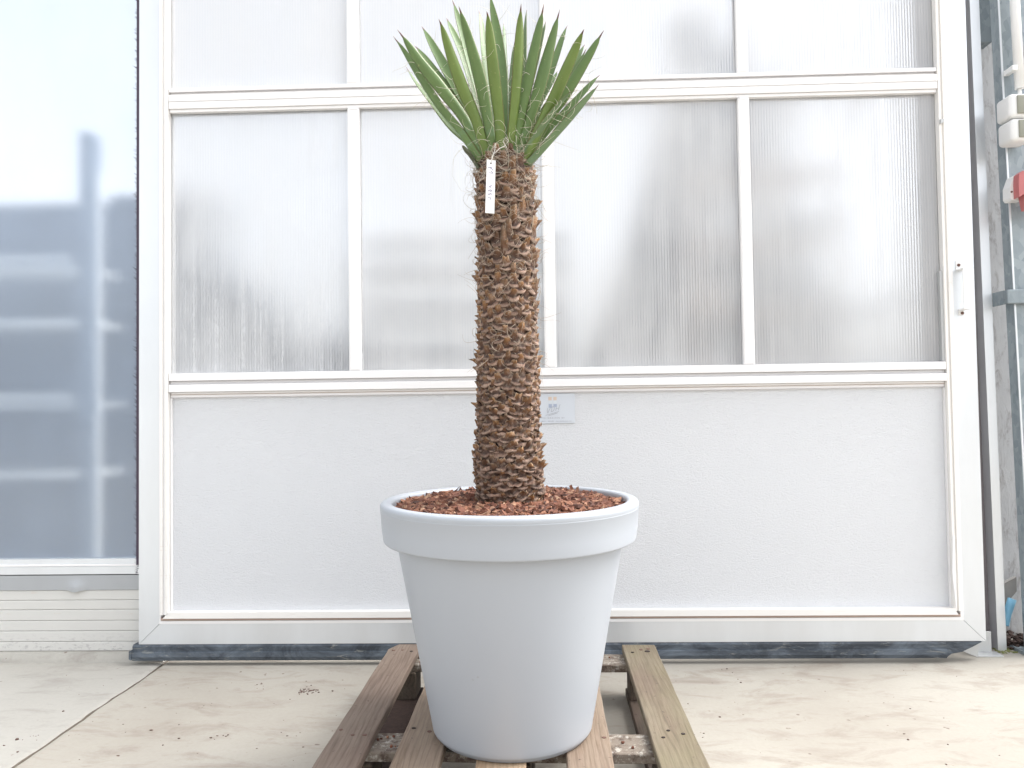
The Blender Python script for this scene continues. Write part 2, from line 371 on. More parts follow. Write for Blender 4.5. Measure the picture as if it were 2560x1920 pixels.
# ================================================================ GROUND (structure)
DX = 1.0
def build_ground():
    bm = bmesh.new()
    ys = [-30, -8, -3, -1] + [-.5 + .03 * i for i in range(103)] + [2.6, 30]
    ys = sorted(set(round(y, 3) for y in ys))
    rows = []
    for y in ys:
        inz = -1 < y < 2.58
        j = (noise.noise(Vector((y * 3.3, 1.3, 0))) * .010 + noise.noise(Vector((y * 19, 7.3, 0))) * .004) if inz else 0
        w = (.0036 + .003 * noise.noise(Vector((y * 14, 3.3, 5)))) if inz else .0055
        base = -1.292 + .006 * noise.noise(Vector((y * 1.1, 0, 0)))
        xl, xr = base + j - w, base + j + w
        rows.append([bm.verts.new(p) for p in ((-60, y, 0), (xl - .012, y, 0), (xl, y, -.002), (xl + .001, y, -.009), (xr - .001, y, -.009), (xr, y, -.003), (xr + .01, y, 0), (60, y, 0))])
    for a, b in zip(rows, rows[1:]):
        for k in range(7):
            f = bm.faces.new((a[k], a[k + 1], b[k + 1], b[k])); f.material_index = 0 if k < 2 else (1 if k in (2, 3, 4) else 2)
            f.smooth = False
    o = mesh_obj('ground', bm, [m_slab_l, m_joint, m_slab_r]); o['kind'] = 'structure'; return o
build_ground()

# ================================================================ SLIDING DOOR
DY = 2.515
door = empty('sliding_door', 'large white framed sliding greenhouse door with ribbed translucent panes above a grey embossed panel', 'door', (0, DY, .0145))
XL, XR = -1.368, 1.476
ZB, ZT = .0708, 2.72
bm = bmesh.new()   # outer aluminium frame
prism(bm, [(XL, ZB), (XL, ZT), (-1.296, ZT), (-1.296, .1405)], 'y', DY, DY + .05)
prism(bm, [(XR, ZB), (XR, ZT), (1.4045, ZT), (1.4045, .1405)], 'y', DY, DY + .05)
prism(bm, [(XL + .0012, ZB), (XR - .0012, ZB), (1.4037, .1395), (-1.2952, .1395)], 'y', DY, DY + .05)
bx(bm, -1.2955, 1.404, DY, DY + .05, ZT - .09, ZT)
mesh_obj('outer_frame', bm, m_alu, door)
bm = bmesh.new()   # raised pale step right inside the aluminium
bx(bm, -1.2955, 1.404, DY - .003, DY + .045, .1400, .150)
bx(bm, -1.2955, -1.290, DY - .003, DY + .045, .1502, ZT - .091)
bx(bm, 1.394, 1.404, DY - .003, DY + .045, .1502, ZT - .091)
mesh_obj('frame_step', bm, m_white, door)
# stile beadings (cream, weathered), in two strips each with a groove
def beading(name, x0, x1, z0, z1, mats):
    bm = bmesh.new(); w = x1 - x0
    bx(bm, x0, x0 + w * .34, DY - .011, DY + .04, z0, z1, 0, .0015)
    bx(bm, x0 + w * .34 + .0003, x0 + w * .60, DY - .006, DY + .04, z0, z1, 1)
    bx(bm, x0 + w * .60 + .0003, x1, DY - .012, DY + .04, z0, z1, 0, .0015)
    return mesh_obj(name, bm, mats, door)
beading('stile_beading', -1.2898, -1.2605, .1715, ZT - .092, [m_cream, m_white])
beading('stile_beading', 1.370, 1.3935, .1715, ZT - .092, [m_cream, m_cream])
bm = bmesh.new()   # bottom beading with dirty groove
prism(bm, [(-1.2898, .1515), (1.3935, .1515), (1.3935, .1600), (-1.2898, .1600)], 'y', DY - .004, DY + .04, 1)
prism(bm, [(-1.2795, .1603), (1.3830, .1603), (1.3700, .1810), (-1.2600, .1810)], 'y', DY - .012, DY + .04, 0)
mesh_obj('bottom_beading', bm, [m_cream, m_grimy], door)
bm = bmesh.new()   # the bent loose end of the right beading
prism(bm, [(1.3655, .30), (1.3700, .42), (1.3755, .42), (1.3765, .19), (1.3730, .182)], 'y', DY - .016, DY - .0125)
mesh_obj('loose_beading_end', bm, m_white, door)
# rails
def rail(name, z0, z1, lines, mats=None):
    """white rail with grooves: list of (z_lo, z_hi, y_front, mat)"""
    bm = bmesh.new()
    for a, b, y, m in lines: bx(bm, -1.2590, 1.3690, DY + y, DY + .04, a, b, m, .0012 if m == 0 and b - a > .006 else 0)
    return mesh_obj(name, bm, mats or [m_white, m_line, m_aludark], door)
rail('middle_rail', .9105, .9965, [(.9700, .9960, -.010, 0), (.9575, .9695, .001, 0), (.9315, .9570, -.012, 0), (.9235, .9310, .004, 0), (.9570, .9578, -.009, 1), (.9692, .9700, -.008, 1)])
rail('upper_rail', 1.905, 1.990, [(1.9765, 1.9895, -.008, 0), (1.9655, 1.9760, .002, 0), (1.9420, 1.9650, -.012, 0), (1.9170, 1.9415, -.010, 0), (1.9060, 1.9165, -.004, 0), (1.9412, 1.9420, -.006, 1), (1.9648, 1.9656, -.008, 1)])
rail('top_rail', 2.56, 2.63, [(2.56, 2.60, -.008, 0), (2.602, 2.628, -.012, 0)])
bm = bmesh.new(); bx(bm, -1.2590, 1.3690, DY + .006, DY + .04, .9105, .9232, 0); bx(bm, -1.2590, 1.3690, DY + .0045, DY + .0075, .9118, .9132, 1); bx(bm, -1.2590, 1.3690, DY + .003, DY + .0058, .9222, .9238, 2)
mesh_obj('drip_strip', bm, [m_white, m_line, m_grimy], door)
# mullions
for z0, z1 in ((.9968, 1.9055), (1.9898, 2.5595)):
    for x0, x1 in ((-.634, -.5935), (.0345, .0740), (.7030, .7415)):
        bm = bmesh.new(); bx(bm, x0, x1, DY - .006, DY + .04, z0, z1, 0, .002); bx(bm, x0 + .004, x1 - .004, DY - .0075, DY - .003, z0 + .004, z1 - .004, 0, .001)
        if z0 < 1: bx(bm, x0 + .006, x1 - .006, DY - .0092, DY - .006, z1 - .006, z1 + .004, 0)
        mesh_obj('mullion', bm, m_white, door)
# panes, each with a thin gasket
xs = [(-1.2595, -.6345), (-.593, .034), (.0745, .7025), (.742, 1.3695)]
for r, (z0, z1) in enumerate(((.9968, 1.9055), (1.9898, 2.5595))):
    for c, (x0, x1) in enumerate(xs):
        o = bpy.data.objects.new('translucent_pane', None)
        bm = bmesh.new(); bx(bm, x0, x1, DY + .012, DY + .022, z0, z1)
        me_m = m_pane_wet if (c == 0 and r == 0) else m_pane_rib
        p = mesh_obj('translucent_pane', bm, me_m, door)
        if c == 0 and r == 0: p['label'] = 'translucent pane with condensation drops along its lower half'
        bpy.data.objects.remove(o)
bm = bmesh.new(); bx(bm, 1.3605, 1.3697, DY - .004, DY + .0115, .998, 1.30)   # exposed gasket strip on the last pane
mesh_obj('pane_gasket', bm, m_aludark, door)
# embossed lower panel
bm = bmesh.new(); bx(bm, -1.2545, 1.366, DY + .014, DY + .03, .1812, .9104)
pn = mesh_obj('lower_panel', bm, m_stucco, door)
bm = bmesh.new(); bx(bm, -1.2595, -1.2548, DY + .002, DY + .035, .1812, .9104, 0, .001); bx(bm, 1.3665, 1.3697, DY + .002, DY + .035, .1812, .9104, 0, .001)
mesh_obj('panel_trim', bm, m_white, door)
# rubber seal
bm = bmesh.new()
prof = [(DY + .001, .0695), (DY - .004, .064), (DY - .003, .047), (DY - .008, .045), (DY - .010, .030), (DY - .004, .0165), (DY + .012, .0145), (DY + .03, .018), (DY + .03, .0695)]
prism(bm, prof, 'x', -1.388, 1.345)
prism(bm, [(1.3455, .0690), (1.462, .0690), (1.43, .052), (1.395, .036), (1.362, .030), (1.3455, .018)], 'y', DY - .002, DY + .02)
prism(bm, [(-1.3965, .050), (-1.3885, .054), (-1.3885, .020), (-1.3965, .024)], 'y', DY - .012, DY + .01)
mesh_obj('rubber_seal', bm, m_rubber, door)
bm = bmesh.new(); prism(bm, [(1.38, .060), (1.465, .064), (1.46, .010), (1.43, .022), (1.40, .036)], 'y', DY + .021, DY + .030)
mesh_obj('seal_flap', bm, m_aludark, door)
# brush along the left edge
bm = bmesh.new()
bx(bm, -1.3935, -1.366, DY + .030, DY + .048, .335, ZT)
mesh_obj('brush_holder', bm, m_bristle, door)
bm = bmesh.new(); z = .30
while z < ZT - .02:
    z += .0016 + rnd.random() * .0022
    clump = .5 + .9 * abs(noise.noise(Vector((z * 31, 0, 0)))) + .5 * abs(noise.noise(Vector((z * 90, 2, 0))))
    ln = (.007 + .013 * rnd.random()) * clump; up = .45 + .5 * rnd.random()
    y = DY + .030 + rnd.random() * .018; w = .0013
    p0 = Vector((-1.3925, y, z)); p1 = p0 + Vector((-ln, 0, ln * up))
    vs = [bm.verts.new(p0 + Vector((0, 0, w))), bm.verts.new(p0 + Vector((0, 0, -w))), bm.verts.new(p0 + Vector((0, .0016, 0))), bm.verts.new(p1)]
    for a, b, c in ((0, 1, 3), (1, 2, 3), (2, 0, 3)): bm.faces.new((vs[a], vs[b], vs[c]))
br = mesh_obj('brush_bristles', bm, m_bristle, door)
# handle
bm = bmesh.new()
bx(bm, 1.4155, 1.4375, DY - .0035, DY - .0002, 1.303, 1.3335)
bx(bm, 1.4195, 1.4375, DY - .0035, DY - .0002, 1.150, 1.1650)
bx(bm, 1.4165, 1.4395, DY - .036, DY - .0036, 1.3000, 1.3042)
bx(bm, 1.4165, 1.4395, DY - .036, DY - .0036, 1.1660, 1.1702)
bx(bm, 1.4165, 1.4395, DY - .0395, DY - .0362, 1.1655, 1.3048, 0, .0012)
hd = mesh_obj('door_handle', bm, m_plastic, door)
for x, z in ((1.424, 1.3185), (1.431, 1.157)):
    bm = bmesh.new(); r = bmesh.ops.create_cone(bm, cap_ends=True, segments=10, radius1=.0055, radius2=.004, depth=.004, matrix=Matrix.Translation((x, DY - .0055, z)) @ Matrix.Rotation(math.pi / 2, 4, 'X'))
    s = mesh_obj('screw', bm, m_rustnail, hd)
bm = bmesh.new(); prism(bm, [(1.3700, 1.793), (1.3800, 1.797), (1.3830, 1.808), (1.3705, 1.808)], 'y', DY - .022, DY - .0125)
mesh_obj('latch_catch', bm, m_aludark, door)
# maker's plate on the lower panel
SX0, SX1, SZ0, SZ1 = .0062, .1342, .8065, .9085; SY = DY + .0095
bm = bmesh.new(); bx(bm, SX0, SX1, SY, SY + .0042, SZ0, SZ1, 0, .0012)
plate = mesh_obj('maker_plate', bm, m_sign, door)
def sp(cx, cy): return (SX0 + (cx - 470) / 1060 * (SX1 - SX0), SZ1 - (cy - 265) / 835 * (SZ1 - SZ0))
def quad(bm, cx0, cx1, cy0, cy1, y=SY - .0004, th=.0003):
    a = sp(cx0, cy0); c = sp(cx1, cy1); bx(bm, a[0], c[0], y, y + th, c[1], a[1])
bm = bmesh.new(); quad(bm, 787, 885, 358, 455); quad(bm, 930, 1022, 358, 455); mesh_obj('emblem_top', bm, m_peach, plate)
bm = bmesh.new(); quad(bm, 795, 886, 555, 660); quad(bm, 930, 1026, 555, 640); mesh_obj('emblem_base', bm, m_slate, plate)
bm = bmesh.new()
for cx in (842, 975):
    p = sp(cx, 512); pts = [(p[0] + .0062 * math.cos(t * math.pi / 8), p[1] + .0058 * math.sin(t * math.pi / 8)) for t in range(16)]
    prism(bm, pts, 'y', SY - .0004 - (.0003 if cx > 900 else 0), SY - .00005)
mesh_obj('emblem_middle', bm, m_silver, plate)
def strokes(bm, lines, fn, w, y):
    for ln in lines:
        P = [fn(*p) for p in ln]
        for a, b in zip(P, P[1:]):
            d = Vector((b[0] - a[0], b[1] - a[1])); L = d.length
            if L < 1e-7: continue
            d /= L; nn = Vector((-d.y, d.x)) * w / 2; e = d * w * .3
            q = [(a[0] - e.x + nn.x, a[1] - e.y + nn.y), (a[0] - e.x - nn.x, a[1] - e.y - nn.y), (b[0] + e.x - nn.x, b[1] + e.y - nn.y), (b[0] + e.x + nn.x, b[1] + e.y + nn.y)]
            bm.faces.new([bm.verts.new((p[0], y, p[1])) for p in q]); y -= .00002
bm = bmesh.new()
strokes(bm, [[(762, 668), (752, 740), (768, 812), (800, 740), (845, 655)], [(893, 640), (878, 705), (862, 770), (905, 765), (945, 715), (955, 660), (925, 632), (890, 636)],
             [(1015, 648), (1000, 700), (990, 742)], [(1118, 570), (1090, 640), (1070, 732)], [(1000, 690), (1045, 680), (1085, 672)], [(708, 872), (900, 820), (1085, 766)], [(785, 882), (920, 845), (1045, 806)]], sp, .0011, SY - .0009)
mesh_obj('plate_monogram', bm, m_print, plate)
def text_obj(name, body, x0, x1, zc, hgt, y, mat, parent):
    cu = bpy.data.curves.new(name, 'FONT'); cu.body = body; cu.size = 1; t = bpy.data.objects.new(name, cu); COL.objects.link(t)
    bpy.context.view_layer.update(); me = bpy.data.meshes.new_from_object(t); bpy.data.objects.remove(t)
    X = [v.co.x for v in me.vertices]; Y = [v.co.y for v in me.vertices]
    sx = (x1 - x0) / (max(X) - min(X)); sy = hgt / (max(Y) - min(Y)); mx, my = min(X), (min(Y) + max(Y)) / 2
    for v in me.vertices: v.co = Vector((x0 + (v.co.x - mx) * sx, y, zc + (v.co.y - my) * sy))
    bm = bmesh.new(); bm.from_mesh(me); bpy.data.meshes.remove(me)
    return mesh_obj(name, bm, mat, parent)
a = sp(597, 945); b_ = sp(1238, 945); text_obj('plate_name_lettering', 'F O L I E K A S S E N   B V', a[0], b_[0], a[1], .0050, SY - .0006, m_print, plate)
a = sp(480, 1040); b_ = sp(1438, 1040); text_obj('plate_contact_lettering', '+31 (0)171 - 338 890   www.foliekassen.com', a[0], b_[0], a[1], .0046, SY - .0006, m_print, plate)

m_strip = alu('dull_zinc_strip', (.40, .415, .43), .5, .3)
# ================================================================ LEFT GREENHOUSE WALL
WY = 2.575
gw = empty('greenhouse_wall', 'greenhouse wall left of the door, frosted sheet over galvanised sills and a ribbed white plinth', 'wall', (-1.9, WY, 0))
bm = bmesh.new(); bx(bm, -4.2, -1.30, WY + .012, WY + .020, .352, 3.0); mesh_obj('frosted_pane', bm, m_pane_side, gw)
bm = bmesh.new()
bx(bm, -4.2, -1.3725, WY - .004, WY + .03, .3345, .3515, 0); bx(bm, -4.2, -1.3725, WY - .010, WY + .03, .3270, .3340, 1, .001); bx(bm, -4.2, -1.3725, WY - .007, WY + .03, .2975, .3265, 0, .002)
mesh_obj('window_sill', bm, [m_alu, m_white], gw)
bm = bmesh.new()   # galvanised strip with a dent
n = 80; top = []; 
for i in range(n + 1):
    x = -2.6 + i * (2.6 - 1.3735) / n
    d = math.exp(-((x + 1.620) / .022) ** 2)
    row = []
    for j in range(7):
        z = .2445 + j * (.2950 - .2445) / 6
        k = d * math.exp(-((z - .250) / .022) ** 2)
        row.append(bm.verts.new((x, WY - .008 - .014 * k, z - .006 * k * (j == 0))))
    top.append(row)
for i in range(n):
    for j in range(6):
        f = bm.faces.new((top[i][j], top[i + 1][j], top[i + 1][j + 1], top[i][j + 1])); f.smooth = True
bx(bm, -4.2, -2.601, WY - .008, WY + .02, .2445, .2950); bx(bm, -2.6, -1.3735, WY - .004, WY + .02, .2450, .2948)
for x in (-1.3905,):
    r = bmesh.ops.create_cone(bm, cap_ends=True, segments=10, radius1=.0075, radius2=.005, depth=.006, matrix=Matrix.Translation((x, WY - .011, .2600)) @ Matrix.Rotation(math.pi / 2, 4, 'X'))
mesh_obj('galvanised_strip', bm, m_strip, gw)
bm = bmesh.new(); bx(bm, -4.2, -1.3727, WY + .001, WY + .02, .2952, .2973); mesh_obj('sill_gap', bm, m_hole, gw)
bm = bmesh.new()   # ribbed plinth, each course slightly sloped
zs = [.2440, .207, .174, .136, .100, .063, .030]
for a, b in zip(zs, zs[1:]):
    prism(bm, [(WY + .02, a), (WY - .0020, a), (WY - .0042, a - .003), (WY - .0042, b + .0030), (WY - .0015, b + .0008), (WY + .02, b + .0008)], 'x', -4.2, -1.30)
mesh_obj('ribbed_plinth', bm, m_plinth, gw)
bm = bmesh.new(); pr = []
for i in range(150):
    x = -4.2 + i * (4.2 - 1.30) / 149 if i < 20 else -3.6 + (i - 20) * 2.3 / 129
    pr.append(x)
pr = sorted(set(pr)); rows = []
for x in pr:
    k = noise.noise(Vector((x * 22, 0, 0))) * .003; k2 = noise.noise(Vector((x * 40, 5, 0))) * .004
    rows.append([bm.verts.new(p) for p in ((x, WY + .02, .0302), (x, WY - .006, .0300 + k * .3), (x, WY - .020 + k, .023 + k), (x, WY - .028 + k2, .006), (x, WY - .031 + k2, -.001))])
for a, b in zip(rows, rows[1:]):
    for k in range(4):
        f = bm.faces.new((a[k], b[k], b[k + 1], a[k + 1])); f.smooth = True
mesh_obj('concrete_footing', bm, m_slab_l, gw)

# ================================================================ BEHIND THE TRANSLUCENT SHEETS
IY = 3.45
rk = empty('storage_rack', 'blurred dark storage rack with pale shelf edges seen through the frosted sheet at the left', 'rack', (-2.6, IY, 0))
bm = bmesh.new(); bx(bm, -4.6, -2.19, IY + .35, IY + .38, 0, 1.97); mesh_obj('back_panel', bm, m_in_dark, rk)
bm = bmesh.new(); bx(bm, -2.19, -1.62, IY + .30, IY + .34, 0, 1.99); mesh_obj('side_panel', bm, m_in_dark, rk)
bm = bmesh.new(); bx(bm, -2.15, -2.09, IY - .03, IY + .05, 0, 2.20, 0, .004); mesh_obj('upright', bm, m_in_mid, rk)
bm = bmesh.new(); bx(bm, -2.060, -2.045, IY - .04, IY - .02, 0, 2.0); mesh_obj('upright', bm, m_in_light, rk)
for z, h_, x1 in ((1.548, .018, -2.13), (1.288, .022, -2.12), (.893, .018, -2.10), (.560, .016, -2.10)):
    bm = bmesh.new(); bx(bm, -4.6, x1, IY - .02, IY + .30, z, z + h_); mesh_obj('shelf', bm, m_in_light, rk)
bm = bmesh.new(); bx(bm, -4.6, -2.19, IY - .01, IY + .0, .93, .955); mesh_obj('shelf_box', bm, m_in_light, rk)
bm = bmesh.new(); bx(bm, -4.5, -2.2, IY - .01, IY + .01, 1.595, 1.615)
mesh_obj('slotted_strip', bm, m_in_light, rk)
IY = 4.20
r2 = empty('slatted_shelving', 'blurred shelving with horizontal slats behind the second door pane from the left', 'shelving', (-.3, IY, 0))
for x0, x1, z, h_, m in ((-.98, .20, 1.13, .11, m_in_mid), (-.98, .22, 1.34, .035, m_in_mid), (-.96, .18, 1.44, .05, m_in_dark), (-.97, -.35, 1.60, .016, m_in_light), (-.96, .20, 1.665, .025, m_in_mid), (-.98, .2, 1.82, .016, m_in_mid), (-.98, .21, .90, .12, m_in_mid)):
    bm = bmesh.new(); bx(bm, x0, x1, IY, IY + .3, z, z + h_); mesh_obj('slat', bm, m, r2)
for x0 in (-.92, .13):
    bm = bmesh.new(); bx(bm, x0, x0 + .04, IY - .01, IY + .02, 0, 1.7); mesh_obj('upright', bm, m_in_mid, r2)
def heap(name, cx, w, z1, n, mat, label, cat, y=4.25, sd=1):
    """a loose dark pile: many irregular lumps that rise towards its middle"""
    r_ = random.Random(sd); bm = bmesh.new()
    for _ in range(n):
        x = cx + r_.uniform(-w, w); top = z1 * (1 - .45 * (abs(x - cx) / w) ** 1.6); z = r_.random() * top; s = r_.uniform(.07, .15)
        q = bmesh.ops.create_icosphere(bm, subdivisions=2, radius=s, matrix=Matrix.Translation((x, y + r_.uniform(0, .3), z)))
        for v in q['verts']: v.co += Vector((noise.noise(v.co * 9), noise.noise(v.co * 9 + Vector((5, 0, 0))), noise.noise(v.co * 9 + Vector((0, 5, 0))))) * s * .5
    o = mesh_obj(name, bm, mat, smooth=True); return setp(o, label, cat)
heap('lump_heap', -1.75, .52, 1.56, 150, m_in_dark, 'blurred dark heap behind the leftmost wet door pane, its taller left part', 'heap', sd=2)  # irregular lumps filling the dark area behind the wet pane
heap('lump_heap', -1.12, .46, 1.30, 120, m_in_dark, 'blurred low grey heap behind the leftmost wet door pane, beside the taller one', 'heap', sd=5)
r3 = empty('crate_shelving', 'blurred tall shelving with brown crates and dark tarpaulin behind the right door panes', 'shelving', (1.3, IY, 0))
bm = bmesh.new(); prism(bm, [(.22, 0), (.26, .97), (.40, 1.45), (.52, 1.75), (.66, 2.25), (.84, 2.9), (1.46, 2.9), (1.50, 2.1), (1.62, 1.6), (1.74, 1.3), (1.76, 0)], 'y', IY + .38, IY + .41); mesh_obj('tarpaulin', bm, m_in_dark, r3)
for x0, x1 in ((.86, .90), (1.22, 1.26), (1.60, 1.63)):
    bm = bmesh.new(); bx(bm, x0, x1, IY, IY + .05, 0, 2.25); mesh_obj('upright', bm, m_in_brown, r3)
for z in (2.15, 1.76, 1.37, 1.07):
    bm = bmesh.new(); bx(bm, .86, 1.60, IY - .01, IY + .25, z, z + .028); mesh_obj('shelf', bm, m_in_brown, r3)
r_ = random.Random(4)
for zb, hm in ((1.402, .30), (1.79, .26), (1.10, .22)):
    x = .92
    while x < 1.55:
        w_ = r_.uniform(.08, .20); bm = bmesh.new(); bx(bm, x, min(x + w_, 1.585), IY, IY + .2, zb, zb + hm * r_.uniform(.35, 1), 0, .006)
        mesh_obj('crate', bm, r_.choice((m_in_dark, m_in_dark, m_in_mid, m_in_brown, m_in_light)), r3); x += w_ + r_.uniform(.01, .05)
bm = bmesh.new(); tube(bm, [(1.55, IY - .02, 1.28), (1.74, IY - .02, 1.36), (2.02, IY - .02, 1.45)], .024, 8)
hz = mesh_obj('hose', bm, m_in_mid); setp(hz, 'blurred dark hose slanting behind the rightmost door pane', 'hose')
bm = bmesh.new(); bx(bm, .74, .96, 4.0, 4.1, 2.42, 3.0, 0, .03); bx(bm, .90, 1.12, 4.02, 4.12, 2.38, 2.85, 0, .03)  # plain grey boxes for the dark patch behind the upper pane
bg_ = mesh_obj('grey_shape', bm, m_in_mid); setp(bg_, 'blurred grey shape behind the third pane of the upper row', 'shape')

# ================================================================ RIGHT SIDE
# slim post beside the door
bm = bmesh.new(); leanbox(bm, 1.583, 1.6125, 1.5545, 1.5875, 2.63, 2.70, 0, 2.7)
o = mesh_obj('door_post', bm, m_alu); setp(o, 'slim pale aluminium post just right of the door, leaning slightly', 'post')
bm = bmesh.new(); bx(bm, 1.38, 1.60, 2.672, 2.70, 0, 2.9); leanbox(bm, 1.535, 1.545, 1.52, 1.530, 2.664, 2.673, 0, 2.9)
o = mesh_obj('door_jamb', bm, m_gap); setp(o, 'brown grey recessed jamb strip between the door and the slim post', 'jamb')
# whitewashed pier
bm = bmesh.new(); vs = bx(bm, 1.595, 1.79, 2.76, 3.05, 0, 2.9, 0, .035, 5)
o = mesh_obj('whitewashed_pier', bm, m_plaster, smooth=True); setp(o, 'flaking whitewashed pier between the slim post and the steel column', 'pier')
# steel column
colm = empty('steel_column', 'blue grey galvanised steel column at the right edge of the photo', 'column', (1.75, 2.6, 0))
bm = bmesh.new()
def xl(z): return 1.664 - (z - .2) * .0190
prism(bm, [(xl(0), 0), (xl(0) + .2, 0), (xl(2.9) + .2, 2.9), (xl(2.9), 2.9)], 'y', 2.58, 2.625)
cs = mesh_obj('column_shaft', bm, m_galv, colm)
bm = bmesh.new(); prism(bm, [(xl(0) - .0015, 0), (xl(0) + .004, 0), (xl(2.9) + .004, 2.9), (xl(2.9) - .0015, 2.9)], 'y', 2.5765, 2.5798); mesh_obj('column_edge', bm, m_alu, colm)
bm = bmesh.new(); bx(bm, 1.6085, 1.90, 2.555, 2.5755, 1.192, 1.240, 0, .003); bx(bm, 1.6085, 1.6140, 2.576, 2.64, 1.192, 1.240, 0, .001); mesh_obj('clamp_band', bm, m_galv, colm)
bm = bmesh.new(); bx(bm, 1.640, 1.92, 2.54, 2.66, 0, .012); mesh_obj('base_plate', bm, m_galv, colm)
bm = bmesh.new(); bx(bm, xl(0) - .06, xl(0) + .01, 2.70, 2.76, 2.165, 2.9, 0); mesh_obj('column_bracket', bm, m_galv, colm)
# conduit
cd = empty('cable_conduit', 'white cable conduit running down the steel column above the sockets', 'conduit', (1.66, 2.53, 2))
bm = bmesh.new(); tube(bm, [(1.6585, 2.545, 2.9), (1.6600, 2.545, 2.22), (1.6665, 2.545, 1.925)], .0150, 16); mesh_obj('pipe', bm, m_plastic, cd)
bm = bmesh.new(); bx(bm, 1.6320, 1.650, 2.525, 2.575, 1.981, 1.999, 0, .002); mesh_obj('pipe_clip', bm, m_plastic, cd)
bm = bmesh.new(); tube(bm, [(1.6670, 2.548, 1.925), (1.668, 2.548, 1.885)], .006, 8); mesh_obj('cable', bm, m_plastic, cd)
# sockets
def socket(z0, z1, x0, label):
    t = empty('power_socket', label, 'socket', (x0 + .03, 2.52, (z0 + z1) / 2), 'sockets on the steel column')
    bm = bmesh.new(); bx(bm, x0, x0 + .075, 2.492, 2.573, z0, z1, 0, .014, 4); mesh_obj('socket_housing', bm, m_plastic, t, smooth=True)
    bm = bmesh.new(); bx(bm, x0 + .0215, x0 + .070, 2.487, 2.4935, z0 + .010, z1 - .008, 0, .010, 4); mesh_obj('flap', bm, m_greycover, t, smooth=True)
socket(1.808, 1.889, 1.5985, 'white socket with grey flap, the upper of the two on the steel column')
socket(1.728, 1.805, 1.6015, 'white socket with grey flap, the lower of the two on the steel column')
rd = empty('alarm_box', 'faded red and white box fixed to the steel column below the sockets', 'box', (1.64, 2.52, 1.6))
bm = bmesh.new(); prism(bm, [(1.6165, 1.548), (1.6165, 1.585), (1.6290, 1.618), (1.632, 1.624), (1.66, 1.624), (1.66, 1.540), (1.622, 1.540)], 'y', 2.535, 2.575); mesh_obj('box_base', bm, m_plastic, rd)
bm = bmesh.new(); prism(bm, [(1.6265, 1.542), (1.6260, 1.590), (1.6285, 1.620), (1.640, 1.630), (1.72, 1.634), (1.72, 1.50), (1.650, 1.50), (1.6405, 1.5530), (1.633, 1.545)], 'y', 2.505, 2.534); mesh_obj('box_cover', bm, m_red, rd)
bm = bmesh.new(); r = bmesh.ops.create_cone(bm, cap_ends=True, segments=10, radius1=.0035, radius2=.003, depth=.003, matrix=Matrix.Translation((1.6205, 2.5335, 1.568)) @ Matrix.Rotation(math.pi / 2, 4, 'X')); mesh_obj('screw', bm, m_rustnail, rd)
# floor guide bracket
gb = empty('floor_guide', 'pale metal door guide bracket on the concrete at the foot of the slim post', 'bracket', (1.53, 2.58, 0))
bm = bmesh.new(); bx(bm, 1.478, 1.562, 2.565, 2.612, .0005, .005, 0, .001); mesh_obj('foot_plate', bm, m_aludark, gb)
bm = bmesh.new(); bx(bm, 1.500, 1.546, 2.604, 2.609, .0052, .074, 0, .001); mesh_obj('back_plate', bm, m_aludark, gb)
bm = bmesh.new(); 
pts = [(1.479, 2.567, .0052), (1.485, 2.578, .030), (1.492, 2.592, .055), (1.500, 2.604, .072), (1.500, 2.604, .0052)]
v0 = [bm.verts.new(p) for p in pts]; v1 = [bm.verts.new((p[0] - .004, p[1] + .001, p[2])) for p in pts]
bm.faces.new(v0[::-1]); bm.faces.new(v1)
for i in range(5): bm.faces.new((v0[i], v0[(i + 1) % 5], v1[(i + 1) % 5], v1[i]))
bmesh.ops.recalc_face_normals(bm, faces=bm.faces[:]); mesh_obj('side_gusset', bm, m_aludark, gb)
# leaning board, sleeve, soil and moss behind
bm = bmesh.new(); prism(bm, [(1.585, 0.0), (1.585, .175), (1.70, .235), (1.70, .185), (1.645, .12), (1.612, .06)], 'y', 2.705, 2.72)
o = mesh_obj('leaning_board', bm, m_board); setp(o, 'grimy grey board leaning at the foot of the whitewashed pier', 'board')
bm = bmesh.new(); tube(bm, [(1.655, 2.66, .170), (1.648, 2.66, .15), (1.635, 2.66, .115), (1.628, 2.66, .085), (1.627, 2.66, .079)], .0135, 12)
o = mesh_obj('blue_sleeve', bm, m_blue); setp(o, 'light blue plastic sleeve sticking out beside the steel column foot', 'sleeve')
bm = bmesh.new(); bx(bm, 1.6440, 1.685, 2.548, 2.5785, .095, .138, 0, .004)
o = mesh_obj('small_box', bm, m_plastic); setp(o, 'small pale box low on the steel column beside the blue sleeve', 'box')
bm = bmesh.new(); bx(bm, 1.575, 3.2, 3.055, 3.085, 0, 3.0); o = mesh_obj('rear_wall', bm, m_in_mid); setp(o, 'grey wall set back behind the steel column', 'wall')
def lumps(name, n, fx, size, mat, label, cat):
    bm = bmesh.new()
    for _ in range(n):
        x, y, z = fx(); s = size * (.4 + rnd.random() ** 2)
        r = bmesh.ops.create_icosphere(bm, subdivisions=1, radius=s, matrix=Matrix.Translation((x, y, z + s * .2)))
        for v in r['verts']:
            c = Vector((x, y, z + s * .2)); d = v.co - c; d.z *= .6; v.co = c + d * (.7 + .6 * rnd.random())
    return setp(mesh_obj(name, bm, mat), label, cat, kind='stuff')
lumps('soil', 260, lambda: (1.60 + rnd.random() * .14, 2.64 + rnd.random() * .1, rnd.random() * .03), .010, m_soil, 'dark crumbly soil in the corner behind the steel column foot', 'soil')
